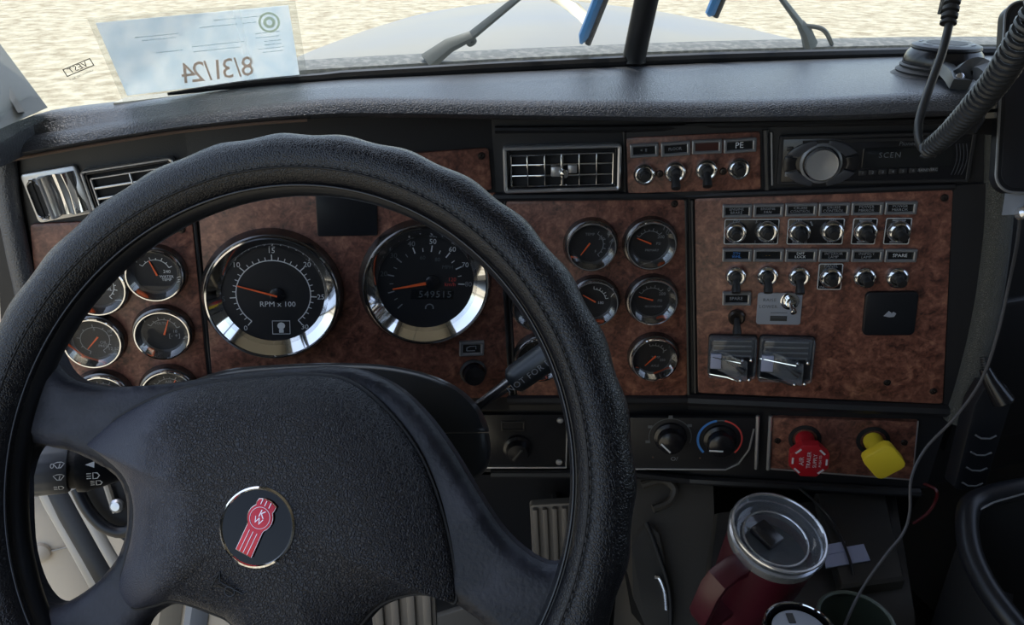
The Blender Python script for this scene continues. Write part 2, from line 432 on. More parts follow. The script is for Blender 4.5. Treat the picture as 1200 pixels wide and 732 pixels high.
for side, x0, x1, nm in ((-1, LX - .06, LX, 'left'), (1, RX, RX + .06, 'right')):
    mb = MB()
    ya, za = (-.70, .94) if side < 0 else (-.15, 1.04)
    if side < 0:                                           # unseen doorway left open to let daylight in on the driver's side
        tbox(mb, x0, x1, .962, 1.17, 0, za); tbox(mb, x0, x1, BY, ya, 0, za); tbox(mb, x0, x1, ya, .96, 0, .06)
    else: tbox(mb, x0, x1, BY, 1.17, 0, za)
    tbox(mb, x0, x1, BY, .9, 1.68, 1.86)
    tbox(mb, x0, x1, BY, ya, za, 1.68)
    struct(mb, 'wall_' + nm, 'sidewall')

# windshield: base line read from the dash, glass leaning back
ZB = 1.095; LEAN = .34
BASE_L = [on_z(u, v, ZB) for u, v in ((-30, 168), (20, 140), (60, 127), (130, 119), (200, 111), (300, 98), (400, 91), (500, 85), (600, 79), (747, 72))]
BASE_R = [on_z(u, v, ZB) for u, v in ((747, 72), (850, 68), (1000, 64), (1100, 62), (1220, 62), (1350, 66))]
# bulkhead under the windshield, down to the floor
fw = smooth_path(BASE_L[5:] + BASE_R[1:], 2); fw.append(fw[-1] + Vector((.12, .02, 0)))
mb = MB(); mb.loft([[Vector((p.x, p.y + o_, z_)) for p in fw] for o_, z_ in ((.030, ZB - .026), (.10, .80), (.22, -.01), (.24, -.01), (.12, .80), (.050, ZB - .026), (.030, ZB - .026))], False, False, False)
struct(mb, 'wall_front', 'dark')
YTAB = [(p.x, p.y) for p in BASE_L] + [(p.x, p.y) for p in BASE_R[1:]]
def ws(u, v, off=0.0):
    """where the line of sight through a pixel meets the windshield; off is towards the driver"""
    d = ray(u, v); lo, hi = .2, 3.0
    for _ in range(50):
        t = (lo + hi) / 2; p = CAM + d * t
        if p.y < interp(p.x, YTAB) - off - LEAN * (p.z - ZB): lo = t
        else: hi = t
    return CAM + d * lo
def wsurf(x, z, off=0.0): return Vector((x, interp(x, YTAB) - off - LEAN * (z - ZB), z))
def pane(name, base):
    mb = MB(); pts = smooth_path(base, 4); N = len(pts); top = 1.80
    for back in (0, .005):
        rows = [[Vector((p.x, p.y - LEAN * (z - ZB) + back, z)) for p in pts] for z in (ZB - .01, 1.3, 1.55, top)]
        mb.loft(rows, False, False, False)
    struct(mb, name, 'glass')
pane('window_1', BASE_L); pane('window_2', BASE_R)
# rubber gasket along the foot of the glass, and the centre bar
gr = [min(.0015 + .0005 * i, .0065) for i in range(26)]                  # lies over the foot of the certificate, then against the glass
g = MB(); g.tube([p + Vector((0, -(.0048 + gr[i]) if i < 10 else -.006, .002)) for i, p in enumerate(smooth_path(BASE_L[4:], 5))], gr, 8)
struct(g, 'trim_1', 'gasket')
g = MB(); g.tube([p + Vector((0, -.006, .002)) for p in smooth_path(BASE_R, 5)], .0065, 8)
struct(g, 'trim_2', 'gasket')
g = MB(); a = ws(742, 73, .004); b = ws(757.5, 0, .004); d = (b - a); rings = []
for t in (0.0, .06, .25, .5, 1, 4, 9):
    c = a + d * t; k = 1.12 if t == 0 else 1.0
    rings.append([c + RIGHT * (.0145 * k * math.cos(q)) + Vector((0, -1, 0)) * (.012 * k * math.sin(q)) for q in [2 * PI * i / 14 for i in range(14)]])
g.loft(rings); struct(g, 'trim_3', 'gasket')
# sill behind the gasket, seen through the glass
g = MB(); full = smooth_path(BASE_L[3:] + BASE_R[1:], 4)
g.loft([[p + Vector((0, .002, -.012)) for p in full], [p + Vector((0, .004, -.002)) for p in full], [p + Vector((0, .030, -.002)) for p in full], [p + Vector((0, .034, -.03)) for p in full]], False, False, False)
struct(g, 'trim_4', mk('sill_cream', (.50, .47, .40), .6))

# unseen visor, added above the windshield to shade the dash from the sun
g = MB(); tbox(g, LX - .05, RX + .05, .60, 1.0, 1.80, 1.83); struct(g, 'added_visor', 'gasket')
# roof pillar at the driver's door
g = MB()
pa = [px(-80, 20, .70), px(-28, 40, .735), px(-7, 42, .74), px(-80, 28, .66)]
pb = [px(-20, 150, .645), px(30, 131, .685), px(56, 126, .70), px(-20, 160, .62)]
tops = [q + (q - r) * 2.6 for q, r in zip(pa, pb)]
g.loft([pb, pa, tops]); struct(g, 'trim_5', 'pillar', 20)
g = MB()
sa = [px(-32, 40, .715), px(-25, 41, .715), px(-25, 41, .722), px(-32, 40, .722)]; sb = [px(21, 132, .662), px(29, 131, .665), px(29, 131, .68), px(21, 132, .68)]
tops = [q + (q - r) * 2.6 for q, r in zip(sa, sb)]
g.loft([sb, sa, tops]); struct(g, 'trim_6', 'pillar', 20)

# hood, cowl, wipers
hood = wthing('truck_hood', 'pale grey truck hood with a chrome centre moulding beyond the windshield', 'hood', (.12, 1.3, .9))
mb = MB(); rows = []
for y, z, hw, cx in ((1.105, 1.048, .57, .13), (1.22, 1.055, .56, .13), (1.35, 1.062, .54, .13), (1.6, 1.060, .51, .125), (2.0, 1.047, .475, .12), (2.6, 1.015, .43, .11), (3.0, .985, .40, .11), (3.15, .93, .39, .11), (3.2, .6, .38, .11)):
    row = []
    for i in range(-14, 15):
        s = i / 12
        if abs(s) <= 1:
            zz = z - .035 * abs(s) ** 3 + .020 * math.exp(-(s / .28) ** 2); x = cx + hw * s
        else:
            k = (abs(s) - 1) * 12; zz = z - .035 - .10 * k - .05; x = cx + math.copysign(hw + .03 * k, s)
        row.append(Vector((x, y, zz)))
    rows.append(row)
mb.loft(rows, False, False, False); wpart(mb, 'hood_panel', 'hood', hood, 60)
mb = MB(); mb.tube([Vector((.14, 1.45, 1.083)), Vector((.135, 1.8, 1.078)), Vector((.12, 2.4, 1.050)), Vector((.115, 2.95, 1.012))], [.012, .016, .018, .018], 8, squash=.6)
wpart(mb, 'moulding', 'chrome', hood)
mb = MB(); full = smooth_path(BASE_L[5:] + BASE_R[1:], 3)
mb.loft([[p + Vector((0, .034, -.012)) for p in full], [p + Vector((0, .037, .005)) for p in full], [p + Vector((0, .072, .011)) for p in full], [p + Vector((0, .10, .0)) for p in full], [p + Vector((0, .13, -.08)) for p in full]], False, False, False)
solo(mb, 'cowl', 'cowl', 'weathered grey cowl strip at the foot of the windshield glass', 'cowl')

def wiper(label, foot, elbow, hook, top, blade_tip, blade_top):
    """points are pixels; all lie just outside the glass"""
    W = lambda q, o: ws(q[0], q[1], o)
    t = wthing('windshield_wiper', label, 'wiper', W(foot, -.03), 'wipers outside the windshield')
    mb = MB(); p0, p1, p2 = W(foot, -.04), W(elbow, -.045), W(top, -.04)
    far = p2 + (p2 - p1) * 1.5
    mb.tube([p0, p0.lerp(p1, .5) + Vector((0, 0, .004)), p1], [.013, .010, .007], 8, squash=.6); wpart(mb, 'arm_base', 'wiper', t)
    mb = MB(); mb.tube([p1, p2, far], [.0065, .005, .004], 8, squash=.6); wpart(mb, 'arm', 'wiper', t)
    mb = MB(); mb.tube(smooth_path([W(q, -.045) for q in hook], 4), .003, 6); wpart(mb, 'hook', 'wiper', t)
    mb = MB(); b0, b1 = W(blade_tip, -.03), W(blade_top, -.03); b2 = b1 + (b1 - b0) * 6
    mb.tube([b0, b0.lerp(b1, .18), b1, b2], [.0025, .0085, .0085, .008], 8, squash=.7); wpart(mb, 'blade_holder', 'blue', t)
    sft = Vector((.008, .001, -.001)); mb = MB(); mb.tube([b0 + sft, b1 + sft, b2 + sft], .004, 6); wpart(mb, 'blade_rubber', 'blade', t)
wiper('wiper with a long slanting arm and blue blade, beside the certificate', (500, 73), (552, 42), [(552, 42), (556, 48), (551, 52), (548, 49)], (604, 0), (681, 51), (701, 0))
wiper('wiper with a bent side link and short blue blade tip on the suction mount side', (950, 55), (938, 28), [(938, 30), (958, 32), (968, 38), (975, 52)], (917, 0), (831, 19), (839, 0))

# certificate taped inside the glass, seen from behind
cert = wthing('certificate', 'white printed certificate taped to the windshield, its date reading backwards', 'certificate', ws(240, 60, .002))
def sheet(c4, off, nu=10, nv=5):
    tl, trr, br, bl = c4; rows = []
    for j in range(nv + 1):
        a = Vector(tl).lerp(Vector(bl), j / nv); b = Vector(trr).lerp(Vector(br), j / nv)
        rows.append([ws(*a.lerp(b, i / nu)[:2], off) for i in range(nu + 1)])
    return rows
CQ = [(112, 27, 0), (338, 6, 0), (351, 88, 0), (149, 112, 0)]
mb = MB(); r1 = sheet(CQ, .003); mb.loft(r1, False, False, False); mb.loft(sheet(CQ, .0026), False, False, False); wpart(mb, 'sheet', 'paper', cert)
mb = MB(); mb.loft(sheet([(102, 22, 0), (346, 0, 0), (361, 93, 0), (144, 119, 0)], .0036), False, False, False); wpart(mb, 'tape', 'tape', cert)
def on_cert(s, t):
    a = Vector(CQ[0]).lerp(Vector(CQ[3]), t); b = Vector(CQ[1]).lerp(Vector(CQ[2]), t); q = a.lerp(b, s)
    return ws(q.x, q.y, .0032)
def cert_frame(s, t):
    o = on_cert(s, t); x = (on_cert(s + .02, t) - o).normalized(); y0 = (on_cert(s, t - .02) - o).normalized()
    z = x.cross(y0).normalized(); return mat_of(o + z * .0012, x, z.cross(x), z)
mb = MB()
for i, ch in enumerate('8/31/24'): mb.text(ch, .030, cert_frame(.715 - .056 * i, .80), 1, mirror=True)
wpart(mb, 'date', 'ink', cert)
mb = MB(); fr = cert_frame(.885, .21)
mb.strip([(.0095 * math.cos(a), .0095 * math.sin(a)) for a in [2 * PI * i / 24 for i in range(24)]], .0022, 0, fr, True)
mb.strip([(.0045 * math.cos(a), .0045 * math.sin(a)) for a in [2 * PI * i / 16 for i in range(16)]], .0030, 0, fr, True); wpart(mb, 'seal', 'sealink', cert)
mb = MB(); rnd = random.Random(3)
for s0, s1, t in ((.52, .82, .20), (.17, .40, .25), (.20, .38, .30), (.60, .86, .12), (.80, .93, .36), (.80, .93, .42), (.84, .93, .48), (.84, .93, .53), (.80, .94, .58), (.82, .93, .63), (.45, .75, .45), (.25, .40, .48), (.45, .70, .52)):
    s = s0
    while s < s1:
        e = min(s + rnd.uniform(.015, .035), s1); a, b = on_cert(s, t), on_cert(e, t)
        up = (on_cert(s, t - .012) - a) * 1.0; nn = Vector((0, -.0008, 0))
        mb.add([a + nn, b + nn, b + up + nn, a + up + nn], [(0, 1, 2, 3)]); s = e + .008
wpart(mb, 'print_lines', 'paleink', cert)

# maker's stamp on the glass, mirrored
st = wthing('glass_stamp', 'small black boxed maker stamp etched on the windshield corner', 'stamp', ws(92, 80, .0005))
def stamp_frame(u, v):
    o = ws(u, v, .0005); x = (ws(u + 10, v - 4.2, .0005) - o).normalized(); y0 = (ws(u - 3, v - 8, .0005) - o).normalized(); z = x.cross(y0).normalized()
    return mat_of(o, x, z.cross(x), z)
fr = stamp_frame(92, 79); mb = MB()
[mb.strip(q, .0008, 0, fr) for q in ([(-.0129, -.0035), (.0129, -.0035)], [(-.0129, .0035), (.0129, .0035)], [(-.0125, -.0035), (-.0125, .0035)], [(.0125, -.0035), (.0125, .0035)])]; wpart(mb, 'box_outline', 'blackink', st)
mb = MB(); mb.text('VEST', .0075, fr, 1.1, .2, True); wpart(mb, 'lettering', 'blackink', st)
mb = MB(); mb.text('LAMINATED AS-1', .0026, stamp_frame(95.5, 88), 1.1, 0, True); wpart(mb, 'small_print', 'blackink', st)

# ================================================================== dashboard
dash = wthing('dashboard', 'black padded truck dashboard with burl wood panels', 'dashboard', (.1, .95, .4))
VT = [(-60, 186), (0, 166), (50, 157), (100, 148), (200, 134), (300, 122), (400, 113), (500, 114), (600, 116), (800, 118), (900, 117), (1000, 113), (1100, 107), (1180, 106), (1300, 108)]
VBt = [(-60, 203), (0, 188), (100, 170), (200, 154), (300, 143), (400, 137), (500, 138), (600, 140), (800, 143), (1000, 141), (1100, 136), (1180, 136), (1300, 138)]
VBK = [(-60, 168), (-20, 160), (20, 141), (60, 127.5), (130, 119.5), (200, 111.5), (300, 98.5), (400, 91.5), (500, 85.5), (600, 79.5), (747, 73), (850, 69), (1000, 65), (1100, 63), (1220, 63), (1300, 64)]
mb = MB(); rows = []
us = list(range(-60, 1381, 20))
for u in us:
    uc = min(max(u, -20), 1130); vt, vb, vk = interp(u, VT), interp(u, VBt), interp(u, VBK)
    p = dash_plane(uc); Zp = (p.at(uc, 150) - CAM).dot(FWD); Zb = Zp - .055
    back = on_z(u, vk, ZB - .004); T = px(u, vt, Zb + .016); m1 = px(u, vt + (vb - vt) * .38, Zb + .003); m2 = px(u, vt + (vb - vt) * .78, Zb); B = px(u, vb, Zb + .006)
    hor = Vector((0, 1, 0))
    under = B + hor * .03 + Vector((0, 0, .004)); under2 = B + hor * .10 + Vector((0, 0, -.004))
    c1 = back.lerp(T, .33) + Vector((0, 0, .004)); c2 = back.lerp(T, .70) + Vector((0, 0, .005)); c0 = T + (B - T) * .12 + Vector((0, -.006, .002))
    rows.append([back + Vector((0, -.004, -.03)), back, c1, c2, T + Vector((0, 0, .001)), c0, m1, m2, B, under, under2])
rows = [list(r) for r in rows]
# smooth along the length
for _ in range(2):
    rows = [rows[0]] + [[(rows[i - 1][j] + rows[i][j] * 2 + rows[i + 1][j]) / 4 for j in range(len(rows[0]))] for i in range(1, len(rows) - 1)] + [rows[-1]]
mb.loft(rows, False, False, False); wpart(mb, 'top_pad', 'pad', dash, 70)
mb = MB(); mb.tube([r[8] + Vector((0, -.001, -.001)) for r in rows[2:22]], .0016, 6); wpart(mb, 'tan_welt', 'tan', dash)

# black fascia behind the wood panels
def sheet_on(mb, P, quad, h0, h1):
    a = [P.at(*q, h0) for q in quad]; b = [P.at(*q, h1) for q in quad]
    mb.loft([a, b], True, True, True); return mb
mb = MB()
for P, q in ((P1, [(-10, 182), (231, 146), (250, 480), (12, 560)]), (P2, [(215, 142), (590, 132), (597, 480), (250, 480)]), (P3, [(575, 132), (803, 132), (806, 480), (597, 480)]), (P4, [(802, 132), (1172, 132), (1140, 482), (806, 480)])):
    sheet_on(mb, P, q, -.05, -.003)
wpart(mb, 'fascia', 'plastic', dash)
# raised black ribs between the panels
def rib(name, P, pts, r, mat='plastic', h=0.0, squash=1.0):
    mb = MB(); mb.tube([P.at(*q, h) for q in pts], r, 8, squash=squash); return wpart(mb, name, mat, dash)
for P, pts, r in ((P2, [(229, 225), (228, 258), (249, 445)], .0022), (P2, [(225, 225), (224, 258), (245, 445)], .0018), (P3, [(584, 236), (598, 462)], .0030), (P3, [(592, 236), (604, 462)], .0018), (P3, [(803, 234), (807, 462)], .0030), (P4, [(811, 234), (815, 460)], .0024)):
    rib('divider', P, pts, r)
for P, pts, r in ((P3, [(578, 231), (803, 229)], .0050), (P4, [(803, 229.5), (1118, 218.5)], .0040), (P3, [(594, 468), (806, 468)], .007), (P4, [(806, 468), (1112, 481)], .008), (P3, [(580, 152), (730, 151), (803, 149)], .004), (P4, [(803, 147), (1145, 141)], .0035)):
    rib('ledge', P, pts, r, h=.001)
rib('divider', P4, [(897, 152), (899, 222)], .004)
rib('divider', P4, [(904, 155), (905, 217)], .0012, 'indicator', .003)
rib('divider', P3, [(731, 153), (733, 228)], .0020)
# right end: grained roll that turns away to the passenger side, with a flat black return
mb = MB(); sheet_on(mb, P4, [(1117, 218), (1160, 214), (1128, 470), (1106, 476)], -.003, .0015); wpart(mb, 'end_trim', 'plastic', dash)
pts = smooth_path([P4.at(1172, 128, -.002), P4.at(1171, 210, -.002), P4.at(1166, 290, -.002), P4.at(1152, 380, -.001), P4.at(1134, 455, .001), P4.at(1120, 492, .001)], 5)
mb = MB(); mb.tube(pts, .0145, 14); wpart(mb, 'end_roll', 'grain', dash)
mb = MB(); lo = [[q + P4.n * 0.0, q + Vector((.03, .05, 0)), q + Vector((.03, .19, 0)), q + Vector((-.02, .19, 0))] for q in pts]
mb.loft(lo); wpart(mb, 'end_return', 'plastic', dash)
# left end roll beside the door
pts = smooth_path([P1.at(4, 178, .004), P1.at(9, 230, .004), P1.at(20, 290, .004), P1.at(34, 360, .002), P1.at(50, 470, 0)], 5)
mb = MB(); mb.tube(pts, .011, 12); wpart(mb, 'end_roll', 'pad', dash)
# lower dash: apron under the panels, sloping shelf below
mb = MB(); sheet_on(mb, P3, [(300, 476), (806, 476), (808, 560), (300, 545)], -.05, -.004); sheet_on(mb, P4, [(806, 476), (1112, 488), (1085, 572), (808, 560)], -.05, -.004)
wpart(mb, 'lower_apron', 'plastic', dash)
for P, pts, r in ((P3, [(575, 555), (745, 555), (808, 562)], .006), (P4, [(806, 562), (1078, 577)], .006)):
    rib('apron_lip', P, pts, r, h=.002)
# knee panels run down to a toe board that meets the floor; the tunnel stands between them
KNEE_A = P3.at(600, 556, -.01)
def knee_rows(tops): return [tops, [q + Vector((0, .10, -.05)) for q in tops], [q + Vector((0, .14, -.30)) for q in tops], [Vector((q.x, q.y + .19, .0)) for q in tops]]
for tops in ([P3.at(300, 556, -.01), P3.at(600, 556, -.01), P3.at(738, 557, -.01)], [P4.at(838, 566, -.01), P4.at(1085, 580, -.01)]):
    mb = MB(); mb.loft(knee_rows(tops), False, False, False); wpart(mb, 'knee_panel', 'plastic', dash)
def on_knee(p, d):
    """where a line from p along d meets the toe board"""
    r = knee_rows([KNEE_A])
    best = None
    for i in range(3):
        a0, a1 = r[i][0], r[i + 1][0]; n_ = Vector((0, (a1 - a0).z, -(a1 - a0).y)).normalized()
        if abs(d.dot(n_)) < 1e-6: continue
        t = (a0 - p).dot(n_) / d.dot(n_); h = p + d * t
        if t > 0 and min(a0.z, a1.z) - .01 <= h.z <= max(a0.z, a1.z) + .01 and (best is None or t < best[0]): best = (t, h, n_)
    return best
# passenger side of the dash, set further forward
mb = MB(); tbox(mb, .74, 1.13, .615, .70, .55, 1.062, .010); wpart(mb, 'passenger_face', 'plastic', dash)
mb = MB(); tbox(mb, .80, 1.09, .606, .62, .62, .84, .006); wpart(mb, 'glove_door', 'plastic', dash)

# ================================================================== burl panels
def wood_panel(label, P, quad, screws, r=.004, h=.0025):
    m, w_, h_ = P.quad(*quad)
    t = thing('wood_panel', label, 'panel', m, 'burl wood dash panels'); mi = m.inverted()
    pts = [mi @ P.at(*q) for q in quad]
    # eased corners
    out = []
    for i in range(4):
        a, b, c = pts[i - 1], pts[i], pts[(i + 1) % 4]
        for s in (0, .5, 1):
            d1 = (a - b).normalized() * r; d2 = (c - b).normalized() * r
            q = b + d1 * (1 - s) ** 2 + d2 * s ** 2; out.append((q.x, q.y))
    mb = MB(); mb.prism(out, -.004, h, .0005); mb.build('board', 'burl', t)
    for u, v in screws:
        q = mi @ P.at(u, v); f = Matrix.Translation((q.x, q.y, h))
        mb = MB(); mb.lathe([(.0042, -.001), (.0042, .0005), (.0034, .0016), (.0016, .0019), (.0014, .0006), (0, .0005)], 14, f)
        mb.build('screw', 'boltdark', t)
    return t
wood_panel('burl wood panel holding the small gauges by the door', P1, [(36, 262), (225, 254), (246, 470), (58, 500)], [(213, 268)])
wood_panel('burl wood panel holding the tachometer and speedometer', P2, [(231, 222), (583, 226), (596, 464), (252, 476)], [])
wood_panel('burl wood panel holding seven small gauges beside the speedometer', P3, [(593, 235), (802, 233), (805, 462), (606, 462)], [(790, 238)])
wood_panel('large burl wood panel holding the rows of toggle switches', P4, [(814, 232), (1116, 221), (1104, 472), (818, 459)], [(1106, 231), (1093, 457), (1039, 447)])
PT = joined(P3, .1229, 731, 160, 731, 226, .012)
mb = MB(); sheet_on(mb, PT, [(729, 150), (899, 144), (899, 228), (730, 230)], -.03, -.001); wpart(mb, 'fascia', 'plastic', dash)
TOPQ = [(734, 161), (890, 154), (891, 221), (736, 226)]
wood_panel('narrow burl wood panel with four toggle switches beside the radio', PT, TOPQ, [(773, 203), (847, 200)], .003)
wood_panel('short burl wood panel left of the chrome centre vent', P2, [(440, 182), (572, 173), (576, 222), (440, 222)], [(564, 182)], .003)

# ================================================================== gauges
def arc(r, a0, a1, n): return [(r * math.cos(a0 + (a1 - a0) * i / n), r * math.sin(a0 + (a1 - a0) * i / n)) for i in range(n + 1)]
def needle(mb, ang, r0, r1, w0, w1, z):
    c, s = math.cos(ang), math.sin(ang)
    pts = [(-r0 * c - w0 * s * .7, -r0 * s + w0 * c * .7), (-r0 * c + w0 * s * .7, -r0 * s - w0 * c * .7), (r1 * c + w1 * s, r1 * s - w1 * c), (r1 * c - w1 * s, r1 * s + w1 * c)]
    mb.prism(pts, z, z + .0009)
def small_gauge(label, P, u, v, ang, marks, hub=(0, 0), dim='greyprint', arcs=(150, 20), nt=7, scale=1.0, spin=0.0, name='gauge'):
    m = P.frame(u, v); R = .0287 * scale
    m = m @ Matrix.Rotation(spin, 4, 'Z') if spin else m
    t = thing('small_gauge', label, 'gauge', m, 'small round dash gauges')
    mb = MB(); mb.lathe([(R + .0035, 0), (R + .0035, .004), (R + .0015, .011), (R - .001, .012)], 40); mb.build('housing', 'smoke', t)
    mb = MB(); mb.lathe([(R, .010), (R, .0155), (R - .0008, .0168), (R - .0020, .0168), (R - .0026, .0150), (R * .72, .0055), (R * .72, .004)], 60); mb.build('bezel', 'chrome', t, None, 12)
    mb = MB(); mb.disc(R * .74, .0040); d = mb.build('dial', 'dial', t)
    mb = MB(); rr = R * .60; a0, a1 = R_(arcs[0]), R_(arcs[1])
    mb.strip(arc(rr * .84, a0, a1, 16), .0007, .0044)
    for i in range(nt):
        a = a0 + (a1 - a0) * i / (nt - 1); k = .0035 if i % 2 == 0 else .002
        mb.strip([(rr * .84 * math.cos(a), rr * .84 * math.sin(a)), ((rr * .84 + k) * math.cos(a), (rr * .84 + k) * math.sin(a))], .0008, .0044)
    mb.build('scale_marks', dim, d)
    for body, x, y, s in marks:
        mb = MB(); mb.text(body, s, Matrix.Translation((x * R, y * R, .0044)), 1.0); mb.build('lettering', dim, d)
    mb = MB(); needle(mb, R_(ang), .003, R * .52, .0013, .0004, .0050)
    mb.v = [(p[0] + hub[0] * R, p[1] + hub[1] * R, p[2]) for p in mb.v]; mb.build('needle', 'orange', t)
    mb = MB(); mb.disc(R * .80, .0086); mb.build('lens', 'lens', t)
    return t
G = small_gauge
WT = [('240', .38, .05, .005), ('WATER', .36, -.15, .0042), ('TEMP', .36, -.27, .0042)]
G('small chrome gauge nearest the tachometer, upper one, needle pointing up', P1, 183.5, 318, 113, WT, dim='white', arcs=(150, 25))
G('small chrome gauge below the water temperature gauge, needle up and a battery symbol', P1, 192.5, 387, 74, [('18', .40, .02, .005), ('VOLTS', -.1, .36, .004), ('[- +]', .38, -.16, .0065)], hub=(.05, .0))
G('small chrome gauge tucked behind the rim above the oil gauge', P1, 117, 334, 140, [('OIL', .3, -.1, .005)], dim='white', arcs=(60, -50))
G('small chrome oil gauge beside the wheel rim with needle pointing down', P1, 112.5, 396, 232, [('OIL', .28, -.12, .0046), ('PRESS', .28, -.26, .0042), ('5', -.0, .42, .005), ('10', .52, .34, .005), ('12', .50, -.38, .005)], hub=(.05, .04), arcs=(250, -60), nt=9)
G('small chrome gauge half hidden by the hub, closer to the door', P1, 122, 461, 60, [('FUEL', .0, .30, .005)])
G('small chrome gauge half hidden by the hub, under the battery gauge', P1, 199, 455, 60, [('AIR', .0, .36, .005)])
G('small chrome gauge in the upper row beside the rim, needle pointing down left', P3, 692, 285, 235, [('TEMP', -.05, .42, .0046), ('300', .42, .25, .0046), ('F', .2, -.30, .005)], hub=(-.1, -.02), arcs=(60, -55))
G('small chrome air gauge in the top corner by the centre vent', P3, 761, 283.5, 158, [('200', .42, .26, .0055), ('PSI', .34, -.02, .0045), ('PRIMARY', .1, -.30, .0040)], dim='greyprint', arcs=(150, 45), hub=(-.05, .02))
G('small chrome gauge half covered by the rim, left of the centre gauges', P3, 629, 356, 200, [('HYD', .0, -.3, .005)], arcs=(150, 30))
G('small chrome gauge peeking out right of the rim in the middle row', P3, 695, 350.5, 150, [('180', .3, -.1, .005)], dim='white', arcs=(90, 10))
G('small chrome air gauge in the middle row, white scale reaching 200', P3, 763, 349, 165, [('200', .42, .24, .0055), ('PSI', .34, -.06, .0045), ('SECONDARY', .1, -.32, .0036)], dim='greyprint', arcs=(150, 45), hub=(-.05, .0))
G('small chrome gauge crossed by the trailer brake lever', P3, 632, 416, 140, [('TRANS', .0, -.3, .005)], arcs=(150, 30), dim='dimprint')
G('small chrome gauge in the bottom row, needle pointing down left', P3, 765, 415.5, 226, [('TEMP', .1, -.05, .0046), ('250', .4, -.18, .0046), ('AXLE', .1, -.45, .0042), ('F', .42, .20, .005)], hub=(.02, -.05), arcs=(110, 30))

